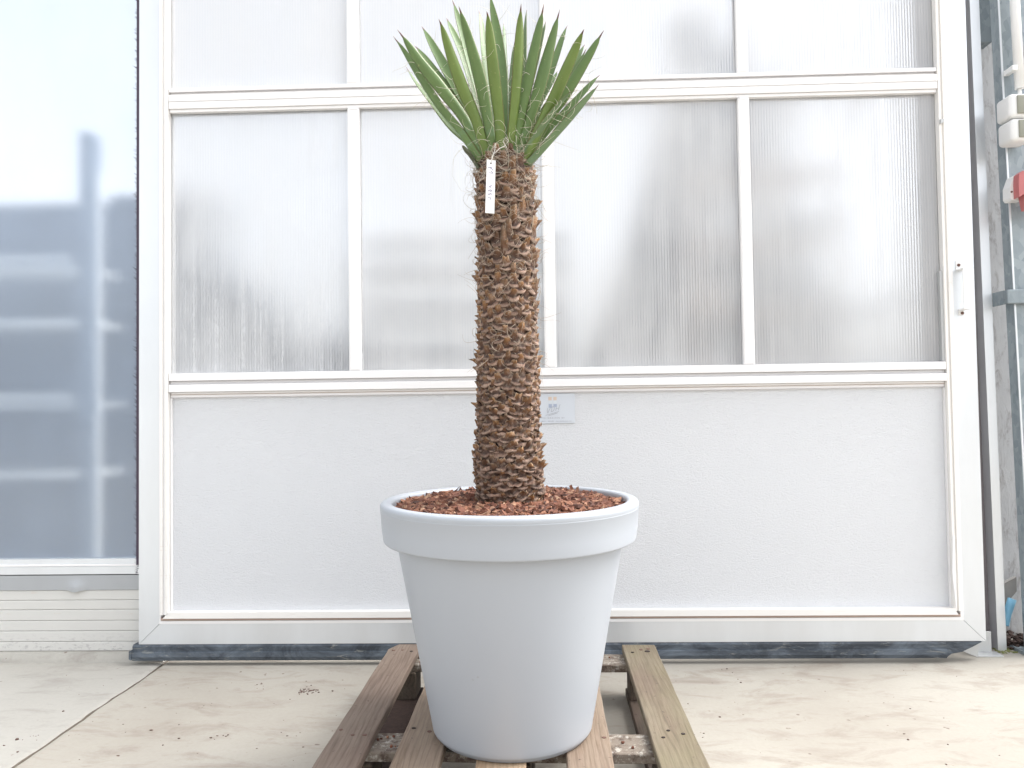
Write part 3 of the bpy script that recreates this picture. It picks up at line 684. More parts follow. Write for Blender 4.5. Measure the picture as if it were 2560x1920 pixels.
lumps('moss', 420, lambda: (1.575 + rnd.random() * .17, 2.60 + rnd.random() ** .7 * .06 , 0), .0035, m_moss, 'green moss creeping along the foot of the slim post', 'moss')
# ================================================================ PALLET
TH = -.015
pal = empty('wooden_pallet', 'weathered wooden pallet under the pale grey pot, right board greenish', 'pallet', (-.0735, 1.66, 0))
RZ = Matrix.Rotation(TH, 4, 'Z')
def pb(name, x0, x1, y0, y1, z0, z1, mats, wob=.0012, chip=None, nails=(), knots=(), seg=26, seed=0):
    """board built in pallet space (x across, y along), slightly warped and worn"""
    bm = bmesh.new()
    lx = x1 - x0; ly = y1 - y0
    along_y = ly > lx
    n = seg; rows = []
    for i in range(n + 1):
        t = i / n
        def w(k): return noise.noise(Vector((t * 7 + seed, k * 3.1, seed))) * wob + noise.noise(Vector((t * 31 + seed, k * 3.1, seed))) * wob * .6
        if along_y:
            y = y0 + ly * t; a = x0 + w(0); b = x1 + w(1)
            if chip:
                for (ty, dx) in chip:
                    if y > ty: a += dx * (y - ty) / (y1 - ty)
            e = .0022
            sec = [(a + e, z1 + w(2) * .4), (b - e, z1 + w(3) * .4), (b, z1 - e), (b, z0 + e), (b - e, z0), (a + e, z0), (a, z0 + e), (a, z1 - e)]
            rows.append([bm.verts.new((s[0], y, s[1])) for s in sec])
        else:
            x = x0 + lx * t; a = y0 + w(0); b = y1 + w(1); e = .0022
            sec = [(a + e, z1), (b - e, z1), (b, z1 - e), (b, z0 + e), (b - e, z0), (a + e, z0), (a, z0 + e), (a, z1 - e)]
            rows.append([bm.verts.new((x, s[0], s[1])) for s in sec])
    for r0, r1 in zip(rows, rows[1:]):
        for k in range(8): bm.faces.new((r0[k], r0[(k + 1) % 8], r1[(k + 1) % 8], r1[k]))
    bm.faces.new(rows[0]); bm.faces.new(rows[-1][::-1])
    bmesh.ops.recalc_face_normals(bm, faces=bm.faces[:])
    for (nx, ny, r, m) in nails:
        q = bmesh.ops.create_cone(bm, cap_ends=True, segments=9, radius1=r, radius2=r * .9, depth=.002, matrix=Matrix.Translation((nx, ny, z1 + .0004)) @ Matrix.Diagonal((1.15, .9, 1, 1)))
        for f in {f for v in q['verts'] for f in v.link_faces}: f.material_index = m
    bm.transform(RZ)
    return mesh_obj(name, bm, mats, pal)
Y0P, Y1P = 1.072, 2.268
tops = [(-.486, -.3940, m_wood_pink, 1.), (-.3285, -.2290, m_wood_tan, 2.), (-.1550, -.0530, m_wood_light, 3.), (.0295, .1255, m_wood_tan, 4.), (.2160, .3140, m_wood_moss, 5.)]
for x0, x1, m, sd_ in tops:
    nl = []
    for yc in (2.205, 1.66, 1.13):
        for k in range(3): nl.append((x0 + (x1 - x0) * (.2 + .3 * k) + rnd.uniform(-.008, .008), yc + rnd.uniform(-.022, .022), .0035 + rnd.random() * .0015, 1 + (rnd.random() < .5)))
    if m is m_wood_moss: nl.append((x0 + .068, 2.205, .0075, 1))
    pb('top_board', x0, x1, Y0P + rnd.uniform(-.004, .004), Y1P if sd_ < 5 else Y1P - .002, .122, .144, [m, m_hole, m_rustnail], .002, [(2.225, .022)] if sd_ == 1. else None, nl, seed=sd_)
for y0, y1 in ((2.155, 2.248), (1.612, 1.708), (1.088, 1.182)):
    pb('cross_board', -.484, .312, y0, y1, .100, .1218, [m_cross], .0012, seed=y0)
for xa, xb in ((-.484, -.390), (-.130, -.046), (.2265, .3105)):
    for ya, yb in ((2.148, 2.238), (1.600, 1.716), (1.080, 1.185)):
        if not (xa > .2 and ya > 2): pass
        bm = bmesh.new(); bx(bm, xa + (.0 if xa < 0 else .0), xb, ya, yb, .0222, .0998, 0, .003); bm.transform(RZ); mesh_obj('spacer_block', bm, m_wood_dark, pal)
    pb('bottom_board', xa - .004, xb + .006, Y0P + .004, Y1P - .02, .0006, .022, [m_soil if xa < -.4 else m_wood_dark], .001, seed=xa * 9)

# ================================================================ POT
PX, PY = -.062, 1.6894
pot = empty('flower_pot', 'large round pale blue grey plastic flower pot with a wide rim standing on the pallet', 'pot', (PX, PY, .1445))
def arc(cx, cz, r, a0, a1, n=6): return [(cx + r * math.cos(math.radians(a0 + (a1 - a0) * i / n)), cz + r * math.sin(math.radians(a0 + (a1 - a0) * i / n))) for i in range(n + 1)]
prof = [(0, .1475), (.165, .1475), (.1675, .1455), (.170, .1455), (.1715, .150), (.1730, .1518), (.1765, .153), (.1785, .1570), (.1800, .166)]
prof += [(.1800 + (.2560 - .1800) * t, .166 + (.5790 - .166) * t) for t in (.1, .25, .4, .55, .7, .85, 1)]
bm = bmesh.new(); lathe(bm, prof, PX, PY, 128); mesh_obj('pot_body', bm, m_pot, pot)
bm = bmesh.new()
prof = [(.2558, .5760)] + [(.262, .5722)] + arc(.2775, .5772, .0058, -90, 0, 5) + [(.2866, .60), (.2895, .6420), (.2898, .6425), (.2891, .6432), (.2894, .6440)] + arc(.2815, .6500, .0088, 0, 90, 7)
prof += arc(.2710, .6510, .0078, 90, 180, 6) + [(.2625, .640), (.2560, .58)]
lathe(bm, prof, PX, PY, 160); mesh_obj('pot_rim', bm, m_pot, pot)

# ================================================================ BARK MULCH (stuff)
bm = bmesh.new()
def mz(x, y):
    r = math.hypot(x - PX, y - PY) / .262
    return .6395 + .012 * (1 - r ** 2) + .008 * max(0, (y - PY) / .262) + .004 * noise.noise(Vector((x * 14, y * 14, 0)))
n = 40; rings = []
for i in range(9):
    r = .2625 * i / 8; rings.append([bm.verts.new((PX + r * math.cos(2 * math.pi * k / n), PY + r * math.sin(2 * math.pi * k / n), mz(PX + r * math.cos(2 * math.pi * k / n), PY + r * math.sin(2 * math.pi * k / n)) - .007)) for k in range(n)])
for i in range(8):
    for k in range(n):
        f = bm.faces.new((rings[i][k], rings[i][(k + 1) % n], rings[i + 1][(k + 1) % n], rings[i + 1][k])) if i else bm.faces.new((rings[0][k], rings[1][(k + 1) % n], rings[1][k]))
        f.material_index = 1
for q in range(5200):
    r = .257 * math.sqrt(rnd.random()); a = rnd.random() * 2 * math.pi
    if r < .058: continue
    x, y = PX + r * math.cos(a), PY + r * math.sin(a)
    L_ = .0062 + .0095 * rnd.random() ** 1.3; wd = L_ * rnd.uniform(.35, .7); th = L_ * rnd.uniform(.10, .28)
    if q < 45: L_ *= 1.7
    Rm = Matrix.Rotation(rnd.random() * 6.3, 4, 'Z') @ Matrix.Rotation(rnd.gauss(0, .38), 4, 'X') @ Matrix.Rotation(rnd.gauss(0, .32), 4, 'Y')
    c = Vector((x, y, mz(x, y) - .003 + rnd.random() * .007))
    pts = [(-1, -.6), (-.45, -1), (.5, -.9), (1, -.1), (.6, .8), (-.3, 1), (-.9, .5)]
    pts = [(p[0] * rnd.uniform(.7, 1.1), p[1] * rnd.uniform(.65, 1.1)) for p in pts]
    cv = rnd.uniform(-.25, .35) * L_
    top = [bm.verts.new(c + (Rm @ Vector((p[0] * L_, p[1] * wd, th + cv * p[0] ** 2)))) for p in pts]
    bot = [bm.verts.new(c + (Rm @ Vector((p[0] * L_ * .92, p[1] * wd * .92, -th + cv * p[0] ** 2)))) for p in pts]
    bm.faces.new(top); bm.faces.new(bot[::-1])
    for k in range(7): bm.faces.new((top[k], bot[k], bot[(k + 1) % 7], top[(k + 1) % 7]))
# a few upright splinters at the back edge
for (px_, dx, h_) in ((-.155, -.02, .022), (.155, .008, .020), (.165, .0, .016)):
    yy = PY + .20; zz = mz(PX + px_, yy); p0 = Vector((PX + px_, yy, zz)); 
    top = [bm.verts.new(p0 + Vector(v)) for v in ((-.004, 0, 0), (.005, 0, 0), (.004 - dx, .002, h_), (-.002 - dx, .002, h_ * .8))]
    bot = [bm.verts.new(p0 + Vector(v) + Vector((0, .004, 0))) for v in ((-.004, 0, 0), (.005, 0, 0), (.004 - dx, .002, h_), (-.002 - dx, .002, h_ * .8))]
    bm.faces.new(top); bm.faces.new(bot[::-1])
    for k in range(4): bm.faces.new((top[k], bot[k], bot[(k + 1) % 4], top[(k + 1) % 4]))
setp(mesh_obj('bark_mulch', bm, [m_chip, m_soil]), 'red brown bark chips covering the soil in the pot', 'mulch', kind='stuff')

# ================================================================ YUCCA
yu = empty('yucca_plant', 'yucca with a thick scaly brown trunk and a crown of stiff green leaves', 'plant', (PX, PY, .63))
TR = [(.62, -.0615, .0685), (.687, -.0615, .069), (.74, -.064, .070), (.79, -.0635, .064), (.90, -.062, .063), (1.06, -.061, .060), (1.22, -.060, .059), (1.36, -.062, .0585), (1.42, -.062, .0575), (1.445, -.062, .046), (1.46, -.062, .030)]
def trunk_at(z):
    for a, b in zip(TR, TR[1:]):
        if z <= b[0]:
            t = max(0, (z - a[0]) / (b[0] - a[0])); return a[1] + (b[1] - a[1]) * t, a[2] + (b[2] - a[2]) * t
    return TR[-1][1], TR[-1][2]
bm = bmesh.new(); uvl = bm.loops.layers.uv.new('UVMap')
rr = []
zz = [.61 + i * .0165 for i in range(52)]
for z in zz:
    xc, r = trunk_at(z)
    rr.append([bm.verts.new((xc + (r - .004) * (1 + .05 * noise.noise(Vector((k, z * 40, 0)))) * math.cos(2 * math.pi * k / 28), PY + (r - .004) * math.sin(2 * math.pi * k / 28), z)) for k in range(28)])
for i in range(len(rr) - 1):
    for k in range(28): f = bm.faces.new((rr[i][k], rr[i][(k + 1) % 28], rr[i + 1][(k + 1) % 28], rr[i + 1][k])); f.material_index = 1; f.smooth = True
bm.faces.new(rr[-1]).material_index = 1
def scale(z, ang, hw, lip, stub, lean, tilt, out=0., thick=1., ragged=0.):
    xc, r = trunk_at(z); c = Vector((xc, PY, 0))
    A = [-1, -.75, -.5, -.25, 0, .25, .5, .75, 1]
    nz = rnd.random() * 50
    def P(u, v, w):
        # wrap round the trunk
        rad = r + w + out; a2 = ang + u / max(r, .03)
        return bm.verts.new((c.x + rad * math.cos(a2), c.y + rad * math.sin(a2), z + v + u * tilt))
    def jit(a, k): return ragged * noise.noise(Vector((a * 2.3 + nz, k * 1.7, nz)))
    rows = []
    # v-coordinate, half width, height, outwards
    spec = [(0, 1.0, -.0065 * lip, -.004, 1), (.12, 1.0, -.0090 * lip, .0040 * thick, 1), (.22, 1.0, -.0062 * lip, .0090 * thick, 1), (.34, .97, -.0014 * lip, .0088 * thick, 1), (.42, .86, .0012, .0046 * thick, .9),
            (.54, .60, .0046 + stub * .12, .0052 * thick + lean * .15, .55), (.74, .38, .0085 + stub * .45, .0066 * thick + lean * .55, .2), (1.0, .29, .011 + stub, .0088 * thick + lean, 0)]
    for k, (vv, h_, zz_, w_, cur) in enumerate(spec):
        row = []
        for a in A:
            sag = (1 - a * a) * .0125 * lip * cur
            ww = w_ * (1 - .55 * a * a * (1 if k else 0)) - (.0055 * a * a if k < 4 else .002 * a * a)
            row.append((P(a * hw * h_ + jit(a, k) * .004, zz_ - sag + .0070 * lip * cur + jit(a, k + 9) * .006, ww + jit(a, k + 20) * .006), (a * .5 + .5, vv)))
        rows.append(row)
    # back face of stub
    row = [(P(a * hw * .22, .0075 + stub * .9, .0080 * thick + lean - .0085), (a * .5 + .5, .95)) for a in A]; rows.append(row)
    row = [(P(a * hw * .40, .006, -.004), (a * .5 + .5, .5)) for a in A]; rows.append(row)
    for r0, r1 in zip(rows, rows[1:]):
        for i in range(8):
            q = (r0[i], r0[i + 1], r1[i + 1], r1[i]); f = bm.faces.new([t[0] for t in q]); f.smooth = True
            for lp, t in zip(f.loops, q): lp[uvl].uv = t[1]
z = .645; row = 0
while z < 1.437:
    low = z < .90
    f = min(1, max(0, (z - .86) / .10)); hi = min(1, max(0, (z - 1.13) / .1))
    dz = .0118 + .0042 * f + .0035 * hi
    cnt = 11 if z < .9 else (12 if z < 1.15 else 10)
    for k in range(cnt):
        ang = (k + .5 * (row % 2) + rnd.uniform(-.12, .12)) * 2 * math.pi / cnt
        zz_ = z + rnd.uniform(-.0035, .0035)
        if math.sin(ang) > .55: 
            if rnd.random() < .25: continue
        st = (.0015 + .004 * rnd.random()) * (1 - f) + f * (.004 + .010 * rnd.random() ** 1.5) + hi * .007 * rnd.random()
        if f > .5 and rnd.random() < .05 + .06 * hi: st += .010 + .014 * rnd.random()
        ln = .0005 + .004 * rnd.random() * (.4 + f) + st * rnd.uniform(.0, .3)
        if low and rnd.random() < .13: ln += .003 + .006 * rnd.random(); st += .003
        scale(zz_, ang, (.0245 if low else .0185 + .0025 * hi) * rnd.uniform(.85, 1.12), (.70 if low else .85) * rnd.uniform(.8, 1.2), st, ln, rnd.uniform(-.18, .18), rnd.uniform(-.001, .003), rnd.uniform(.75, 1.15), 1.3 if low else .7)
    z += dz; row += 1
# the one long cut stalk in the middle front, and side stubs
for zz_, an, L_, le in ((1.188, -93, .066, .009), (1.235, -84, .034, .010), (1.145, 184, .012, .012), (1.31, -5, .016, .018), (1.27, -2, .012, .016), (.962, 184, .004, .018), (1.20, 2, .016, .010), (.86, 186, .006, .012), (.765, 2, .006, .014), (.72, -3, .006, .012), (1.355, -72, .024, .010), (1.29, 184, .012, .012)):
    scale(zz_, math.radians(an), .020, 1.0, L_, le, 0, .001, 1.0, .4)
mesh_obj('trunk', bm, [m_scale, m_core], yu)
# fibre curls on the upper trunk
def curl(bm, p, d, L_, r, k, turn):
    pts = [p.copy()]; d = d.normalized(); ax = Vector((rnd.gauss(0, 1), rnd.gauss(0, 1), rnd.gauss(0, 1))).normalized(); n = 12
    for i in range(n):
        d = (Matrix.Rotation(turn / n * (1 + .6 * math.sin(i * .9 + k)), 3, ax) @ d).normalized()
        pts.append(pts[-1] + d * L_ / n)
    tube(bm, pts, r, 3, taper=.35, cap=False)
bm = bmesh.new()
for k in range(480):
    z = 1.435 - .29 * rnd.random() ** 1.5 if k < 390 else 1.14 - .2 * rnd.random()
    a = -math.pi * rnd.random() * 1.1 + .15; xc, r = trunk_at(z); rad = r + .008 + rnd.random() * .008
    p = Vector((xc + rad * math.cos(a), PY + rad * math.sin(a), z)); d = Vector((-math.sin(a) * rnd.choice((-1, 1)), math.cos(a) * rnd.choice((-1, 1)), rnd.gauss(0, .7))) + Vector((math.cos(a), math.sin(a), 0)) * .35
    curl(bm, p, d, rnd.uniform(.018, .065), rnd.uniform(.0004, .00065), k, rnd.choice((-1, 1)) * rnd.uniform(1.0, 5.5))
mesh_obj('trunk_fibres', bm, m_thread2, yu)['kind'] = 'stuff'
LEAVES = [
  ([(-0.1246, 1.654, 1.432), (-0.1608, 1.65, 1.4893), (-0.2027, 1.646, 1.5409), (-0.2417, 1.642, 1.6009), (-0.2833, 1.638, 1.6697), (-0.3075, 1.634, 1.7046)], 0.0179, 0),
  ([(-0.1158, 1.654, 1.4433), (-0.1479, 1.638, 1.5103), (-0.1965, 1.622, 1.5737), (-0.2415, 1.606, 1.6275), (-0.2761, 1.59, 1.6772), (-0.287, 1.574, 1.6876)], 0.0266, 0),
  ([(-0.1258, 1.709, 1.4447), (-0.1465, 1.713, 1.4795), (-0.1911, 1.717, 1.5241), (-0.2358, 1.721, 1.5872), (-0.272, 1.725, 1.6385), (-0.2964, 1.729, 1.68)], 0.0075, 0),
  ([(-0.1124, 1.709, 1.4533), (-0.1351, 1.725, 1.5227), (-0.1778, 1.741, 1.597), (-0.2217, 1.757, 1.6636), (-0.2664, 1.773, 1.733), (-0.2842, 1.789, 1.7587)], 0.0208, 0),
  ([(-0.1093, 1.709, 1.4622), (-0.1409, 1.729, 1.5607), (-0.1783, 1.749, 1.6342), (-0.2196, 1.769, 1.7157), (-0.2542, 1.789, 1.7862), (-0.2695, 1.809, 1.8177)], 0.0243, 0),
  ([(-0.1016, 1.654, 1.4314), (-0.1214, 1.626, 1.5021), (-0.1463, 1.598, 1.5592), (-0.1675, 1.57, 1.6168), (-0.184, 1.542, 1.668), (-0.1891, 1.514, 1.6765)], 0.03, 1),
  ([(-0.1005, 1.709, 1.456), (-0.1174, 1.737, 1.5633), (-0.1428, 1.765, 1.6556), (-0.1692, 1.793, 1.7446), (-0.199, 1.821, 1.8218), (-0.2112, 1.849, 1.8579)], 0.0231, 0),
  ([(-0.0946, 1.709, 1.4529), (-0.1106, 1.725, 1.5583), (-0.1332, 1.741, 1.657), (-0.1592, 1.757, 1.7609), (-0.1794, 1.773, 1.8354), (-0.1901, 1.789, 1.8713)], 0.0237, 0),
  ([(-0.0845, 1.654, 1.431), (-0.0963, 1.63, 1.5058), (-0.1104, 1.606, 1.5842), (-0.1284, 1.582, 1.652), (-0.1452, 1.558, 1.7067), (-0.1489, 1.534, 1.713)], 0.0324, 0),
  ([(-0.0857, 1.709, 1.4556), (-0.0953, 1.741, 1.549), (-0.105, 1.773, 1.655), (-0.1137, 1.805, 1.7488), (-0.1227, 1.837, 1.8424), (-0.1304, 1.869, 1.8859)], 0.0179, 0),
  ([(-0.0689, 1.654, 1.4162), (-0.0708, 1.628, 1.5015), (-0.077, 1.602, 1.5646), (-0.083, 1.576, 1.6283), (-0.0881, 1.55, 1.6925), (-0.0896, 1.524, 1.6949)], 0.0306, 1),
  ([(-0.0666, 1.709, 1.4492), (-0.0655, 1.719, 1.5607), (-0.069, 1.729, 1.6619), (-0.0773, 1.739, 1.7524), (-0.0904, 1.749, 1.835), (-0.0948, 1.759, 1.8718)], 0.0277, 0),
  ([(-0.0621, 1.709, 1.4491), (-0.0607, 1.745, 1.5497), (-0.0615, 1.781, 1.6417), (-0.0642, 1.817, 1.7372), (-0.0655, 1.853, 1.8213), (-0.0671, 1.889, 1.8614)], 0.0168, 2),
  ([(-0.0488, 1.654, 1.4243), (-0.0384, 1.63, 1.5043), (-0.0298, 1.606, 1.5707), (-0.0232, 1.582, 1.6433), (-0.0191, 1.558, 1.7042), (-0.0172, 1.534, 1.7143)], 0.0243, 1),
  ([(-0.0518, 1.709, 1.4488), (-0.0335, 1.743, 1.5482), (-0.0174, 1.777, 1.6575), (-0.0124, 1.811, 1.7551), (-0.0093, 1.845, 1.8464), (-0.0065, 1.879, 1.8908)], 0.0127, 0),
  ([(-0.0401, 1.654, 1.4299), (-0.0258, 1.638, 1.5071), (-0.0075, 1.622, 1.5827), (0.0104, 1.606, 1.6541), (0.0271, 1.59, 1.7199), (0.0313, 1.574, 1.7348)], 0.0266, 0),
  ([(-0.0488, 1.709, 1.4487), (-0.0277, 1.741, 1.532), (-0.0056, 1.773, 1.6181), (0.0175, 1.805, 1.7227), (0.0355, 1.837, 1.8132), (0.0417, 1.869, 1.8526)], 0.0144, 0),
  ([(-0.0301, 1.654, 1.4297), (-0.006, 1.642, 1.5052), (0.0205, 1.63, 1.5797), (0.0441, 1.618, 1.659), (0.062, 1.606, 1.7204), (0.0663, 1.594, 1.7321)], 0.0277, 0),
  ([(-0.0311, 1.709, 1.4483), (0.0026, 1.733, 1.5403), (0.0342, 1.757, 1.6287), (0.0636, 1.781, 1.7163), (0.0847, 1.805, 1.7867), (0.095, 1.829, 1.8186)], 0.0179, 0),
  ([(-0.016, 1.654, 1.4207), (0.0191, 1.626, 1.4842), (0.0529, 1.598, 1.5425), (0.0801, 1.57, 1.5931), (0.1058, 1.542, 1.6416), (0.1125, 1.514, 1.6459)], 0.0283, 1),
  ([(-0.0252, 1.709, 1.4511), (0.0176, 1.737, 1.5414), (0.0646, 1.765, 1.6189), (0.1038, 1.793, 1.6926), (0.1282, 1.821, 1.7511), (0.1393, 1.849, 1.779)], 0.0208, 0),
  ([(-0.0101, 1.654, 1.4292), (0.0336, 1.642, 1.5042), (0.0766, 1.63, 1.5611), (0.119, 1.618, 1.6227), (0.1545, 1.606, 1.6766), (0.1618, 1.594, 1.6829)], 0.0272, 0),
  ([(-0.0075, 1.709, 1.4477), (0.0288, 1.721, 1.4989), (0.0746, 1.733, 1.5535), (0.1179, 1.745, 1.6028), (0.1527, 1.757, 1.6454), (0.1692, 1.769, 1.6641)], 0.0179, 0),
  ([(0.0012, 1.654, 1.4202), (0.0328, 1.644, 1.4505), (0.0728, 1.634, 1.4915), (0.1151, 1.624, 1.5348), (0.1441, 1.614, 1.5651), (0.1489, 1.604, 1.569)], 0.0168, 2),
  ([(-0.0186, 1.654, 1.4351), (0.0104, 1.634, 1.4675), (0.0359, 1.614, 1.4961), (0.0607, 1.594, 1.5211), (0.0793, 1.574, 1.5344), (0.0859, 1.554, 1.5339)], 0.0127, 2),
  ([(-0.0192, 1.709, 1.454), (0.0142, 1.715, 1.518), (0.0567, 1.721, 1.5793), (0.0905, 1.727, 1.6322), (0.1232, 1.733, 1.6917), (0.1345, 1.739, 1.7155)], 0.015, 0),
  ([(-0.1262, 1.654, 1.4176), (-0.134, 1.646, 1.4281), (-0.1389, 1.638, 1.4341), (-0.1452, 1.63, 1.4386), (-0.1514, 1.622, 1.4451), (-0.154, 1.614, 1.4446)], 0.0104, 3),
  ([(-0.0813, 1.709, 1.4525), (-0.0944, 1.749, 1.5368), (-0.1082, 1.789, 1.6088), (-0.129, 1.829, 1.6804), (-0.1474, 1.869, 1.7545), (-0.1569, 1.909, 1.7939)], 0.0173, 0),
  ([(-0.0606, 1.709, 1.452), (-0.0551, 1.751, 1.5365), (-0.0493, 1.793, 1.6151), (-0.0448, 1.835, 1.6968), (-0.0407, 1.877, 1.7816), (-0.0406, 1.919, 1.8257)], 0.0173, 0),
  ([(-0.037, 1.709, 1.4485), (-0.0191, 1.753, 1.5149), (0.0028, 1.797, 1.5745), (0.0291, 1.841, 1.6394), (0.0599, 1.885, 1.7098), (0.0716, 1.929, 1.7494)], 0.0173, 0),
]

def cr(P, t):
    n = len(P) - 1
    ds = [(b - a).length for a, b in zip(P, P[1:])]; tot = sum(ds); s = t * tot; i = 0
    while i < n - 1 and s > ds[i]: s -= ds[i]; i += 1
    x = i + min(1, s / ds[i]); i = min(int(x), n - 1); f = x - i
    p0 = P[max(i - 1, 0)]; p1 = P[i]; p2 = P[i + 1]; p3 = P[min(i + 2, n)]
    return .5 * ((2 * p1) + (p2 - p0) * f + (2 * p0 - 5 * p1 + 4 * p2 - p3) * f * f + (3 * p1 - p0 - 3 * p2 + p3) * f ** 3)
def wprof(t):
    K = [(0, .95), (.12, .86), (.3, .90), (.48, 1.0), (.6, .98), (.72, .87), (.82, .69), (.89, .46), (.92, .28), (.937, .15), (.95, .095), (1, .03)]
    for a, b in zip(K, K[1:]):
        if t <= b[0]: return a[1] + (b[1] - a[1]) * (t - a[0]) / (b[0] - a[0])
    return .01
threads = bmesh.new()
for li, (pts, wv, tone) in enumerate(LEAVES):
    P = [Vector(p) for p in pts]
    # start deeper inside the crown
    base = P[0] + (P[0] - P[1]).normalized() * .012; P[0] = base
    fulw = .0266; phi = math.acos(min(1, wv / fulw))
    if tone == 3: fulw = wv; phi = 0
    bm = bmesh.new(); uvl = bm.loops.layers.uv.new('UVMap'); n = 30; rings = []; cdir = Vector((0, 0, .8685))
    front = P[-1].y < PY
    for i in range(n + 1):
        t = i / n; p = cr(P, t); T = (cr(P, min(1, t + .02)) - cr(P, max(0, t - .02))).normalized()
        view = (p - cdir).normalized(); side = T.cross(view).normalized()
        tw = phi * (1 if (P[-1].x > PX) == front else -1) + .12 * math.sin(t * 3 + li)
        wdir = (side * math.cos(tw) + T.cross(side).normalized() * math.sin(tw)).normalized()
        nrm = wdir.cross(T).normalized()
        if nrm.dot(view) > 0: nrm = -nrm
        w = fulw / 2 * wprof(t); w *= 1 + .04 * math.sin(t * 9 + li * 2)
        th = (.0021 - .0012 * t) * (1 if t < .9 else .7); th = min(th, w * .6)
        cv = (.0075 if front else -.0055) * (w / (fulw / 2)) * (1 - .4 * t)
        ring = []
        for a in (-1, -.8, -.45, 0, .45, .8, 1):
            ring.append((bm.verts.new(p + wdir * (a * w) + nrm * (cv * (1 - a * a) - cv * .5 + th * (1 - a * a * .8))), (a * .5 + .5, t)))
        for a in (.8, .45, 0, -.45, -.8):
            ring.append((bm.verts.new(p + wdir * (a * w) + nrm * (cv * (1 - a * a) - cv * .5 - th * (1 - a * a * .8))), (a * .5 + .5, t)))
        rings.append(ring)
        # fibres peeling off the margin
        if tone != 3 and .12 < t < .88 and rnd.random() < .42:
            sgn = rnd.choice((-1, 1)); pp = p + wdir * (sgn * w); d = wdir * sgn * .6 + T * rnd.uniform(-.3, .9) + nrm * .7
            curl(threads, pp, d, rnd.uniform(.02, .06), .00055, i, rnd.choice((-1, 1)) * rnd.uniform(.8, 3.2))
    for r0, r1 in zip(rings, rings[1:]):
        for k in range(12):
            q = (r0[k], r0[(k + 1) % 12], r1[(k + 1) % 12], r1[k]); f = bm.faces.new([x[0] for x in q]); f.smooth = True
            for lp, x in zip(f.loops, q): lp[uvl].uv = x[1]
    for rg in (rings[0], rings[-1]):
        try: bm.faces.new([x[0] for x in rg])
        except ValueError: pass
    bmesh.ops.recalc_face_normals(bm, faces=bm.faces[:])
    mesh_obj('leaf', bm, m_leaf[tone], yu)
for k in range(70):   # tangle of curls at the foot of the crown
    a = -math.pi * rnd.random(); rad = .045 + .02 * rnd.random()
    p = Vector((PX + rad * math.cos(a), PY + rad * math.sin(a) - .008, 1.375 + rnd.random() * .11))
    curl(threads, p, Vector((math.cos(a) + rnd.gauss(0, .8), math.sin(a), rnd.gauss(0, .6))), rnd.uniform(.03, .10), .00055, k, rnd.choice((-1, 1)) * rnd.uniform(1.5, 6))
tube(threads, [(-.145, 1.66, 1.47), (-.175, 1.65, 1.43), (-.180, 1.65, 1.39), (-.160, 1.65, 1.355), (-.125, 1.65, 1.345)], .0003, 3, cap=False)
mesh_obj('leaf_fibres', threads, m_thread, yu)['kind'] = 'stuff'
# ================================================================ PLANT LABEL
TY = 1.598
lab = empty('plant_label', 'narrow white label hanging on the trunk just below the leaves, handwritten Y1 4957', 'label', (-.089, TY, 1.406))
TL, TR_, BL, BR = (-.0978, 1.4071), (-.0785, 1.4040), (-.1029, 1.2896), (-.0830, 1.2875)
bm = bmesh.new(); prism(bm, [BL, BR, TR_, TL], 'y', TY, TY + .0012); strip = mesh_obj('label_strip', bm, m_tag, lab)
def lp(cx, cy):
    return (-.0978 + (cx - 385) / 10.375 * 8.40e-4 + 0, 1.4071 - (cy - 95) / 10.375 * 8.62e-4)
bm = bmesh.new(); c = lp(495, 203); prism(bm, [(c[0] + .0017 * math.cos(k * math.pi / 5), c[1] + .0019 * math.sin(k * math.pi / 5)) for k in range(10)], 'y', TY - .0006, TY - .0001); mesh_obj('punch_hole', bm, m_hole, strip)
bm = bmesh.new()
INK1, INK2 = ([[(478, 305), (530, 312)], [(415, 308), (465, 318), (505, 340), (552, 392)], [(470, 318), (500, 345)], [(440, 455), (540, 468)], [(540, 468), (520, 430), (500, 405)]],
             [[(520, 792), (478, 800), (455, 808), (470, 840)], [(425, 828), (500, 832)],
             [(505, 930), (480, 905), (455, 915), (460, 945), (490, 950), (508, 930)], [(460, 912), (420, 912), (415, 930), (425, 945)],
             [(490, 1045), (495, 1010), (455, 1000), (458, 1025), (445, 1040), (420, 1035), (415, 1005)],
             [(470, 1165), (478, 1120), (440, 1118), (400, 1112)]])
bm.free()
for ink in (INK1, INK2):
    bm = bmesh.new(); strokes(bm, ink, lp, .0010, TY - .0004); mesh_obj('handwriting', bm, m_ink, strip)
bm = bmesh.new(); c = lp(495, 200)
tube(bm, [(c[0], TY - .001, c[1]), (c[0] + .003, TY - .002, 1.411), (-.080, TY + .002, 1.428), (-.0795, TY + .012, 1.446)], .0007, 6)
tube(bm, [(c[0], TY + .003, c[1]), (-.083, TY - .001, 1.418), (-.070, TY - .001, 1.430), (-.058, TY + .006, 1.438), (-.050, TY + .010, 1.450), (-.056, TY + .008, 1.458), (-.062, TY + .006, 1.448), (-.054, TY + .008, 1.434)], .0007, 6)
mesh_obj('tie_string', bm, m_string, lab)

m_crumb = plain('brown_crumb', (.13, .08, .065), .95, var=.5, scale=80)
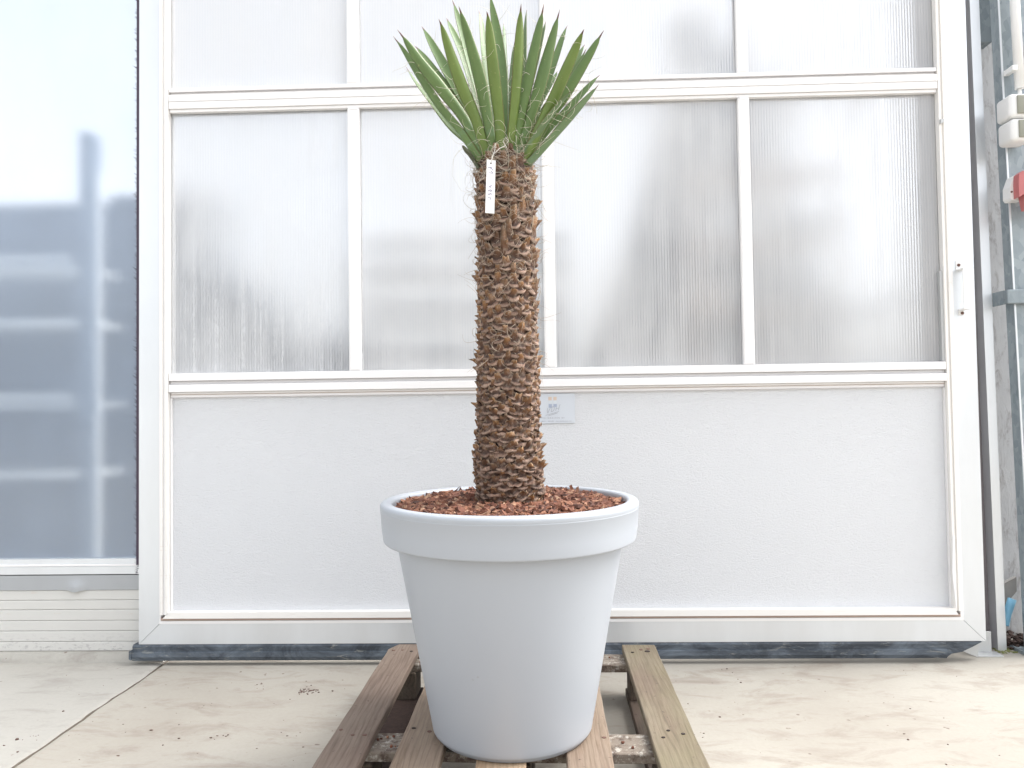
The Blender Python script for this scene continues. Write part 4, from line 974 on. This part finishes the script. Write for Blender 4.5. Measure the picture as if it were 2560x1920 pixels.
# ================================================================ CRUMBS ON THE CONCRETE
bm = bmesh.new()
def crumb(x, y, s):
    r = bmesh.ops.create_icosphere(bm, subdivisions=1, radius=s, matrix=Matrix.Translation((x, y, s * .35)))
    c = Vector((x, y, s * .35)); sx = rnd.uniform(.8, 1.9)
    for v in r['verts']:
        d = v.co - c; d.x *= sx; d.z *= .55; v.co = c + d * rnd.uniform(.7, 1.25)
SPOTS = [(-0.712, 2.284, 0.004, 34), (-0.736, 2.287, 0.003, 8), (-0.731, 2.326, 0.003, 3), (-0.89, 2.342, 0.003, 3), (-0.884, 2.309, 0.002, 2), (-0.866, 2.323, 0.002, 1), (-1.383, 2.133, 0.0045, 1), (-1.39, 1.95, 0.0055, 1), (-1.338, 1.88, 0.0045, 1), (-1.4, 1.917, 0.003, 1), (-1.356, 1.968, 0.002, 6), (-1.057, 2.007, 0.0035, 1), (-0.956, 1.957, 0.003, 1), (-0.98, 1.919, 0.003, 1), (-0.841, 1.962, 0.0035, 6), (-0.979, 2.031, 0.002, 2), (-1.156, 2.045, 0.002, 1), (-1.065, 1.86, 0.003, 1), (-0.868, 1.874, 0.002, 1), (-0.663, 1.988, 0.003, 4), (-0.609, 1.908, 0.003, 1), (-1.152, 1.841, 0.002, 1), (-0.968, 2.16, 0.0018, 5), (-0.746, 2.217, 0.002, 1), (-1.121, 1.996, 0.002, 1), (-0.726, 1.9, 0.002, 1), (-0.658, 2.275, 0.005, 2), (1.176, 2.431, 0.002, 2), (0.626, 2.453, 0.003, 3), (0.614, 2.349, 0.003, 2), (0.428, 2.18, 0.003, 1), (0.94, 1.949, 0.004, 1), (1.042, 2.144, 0.003, 1), (1.026, 1.923, 0.003, 1), (0.965, 1.819, 0.004, 1), (0.947, 1.984, 0.0025, 1), (0.497, 2.089, 0.003, 1), (0.414, 1.984, 0.003, 2)]
for x, y, s, k in SPOTS:
    for _ in range(k): crumb(x + (rnd.gauss(0, .014) if k > 1 else 0), y + (rnd.gauss(0, .012) if k > 1 else 0), s * rnd.uniform(.5, 1.0) * (.75 if k > 3 else 1))
for _ in range(45): crumb(rnd.uniform(-1.6, -.5), rnd.uniform(1.5, 2.5), rnd.uniform(.0006, .0014))
for _ in range(45): crumb(rnd.uniform(.4, 1.5), rnd.uniform(1.5, 2.5), rnd.uniform(.0006, .0014))
for _ in range(700): crumb(rnd.uniform(-.43, -.27), rnd.uniform(1.2, 2.12), rnd.uniform(.0015, .005))
setp(mesh_obj('soil_crumbs', bm, m_crumb), 'small dark soil crumbs scattered over the concrete', 'soil crumbs', kind='stuff')
bm = bmesh.new()
for _ in range(16):
    y = rnd.choice((2.2, 1.66)) + rnd.uniform(-.03, .03); x = rnd.choice((rnd.uniform(-.39, -.335), rnd.uniform(.14, .21)))
    s = rnd.uniform(.002, .005)
    r = bmesh.ops.create_icosphere(bm, subdivisions=1, radius=s, matrix=Matrix.Translation((x + .015 * y, y, .123 + s * .3)))
    for v in r['verts']: v.co += Vector((rnd.uniform(-1, 1), rnd.uniform(-1, 1), 0)) * s * .3
setp(mesh_obj('pallet_crumbs', bm, m_chip), 'bark and soil crumbs lying on the pallet cross boards', 'crumbs', kind='stuff')
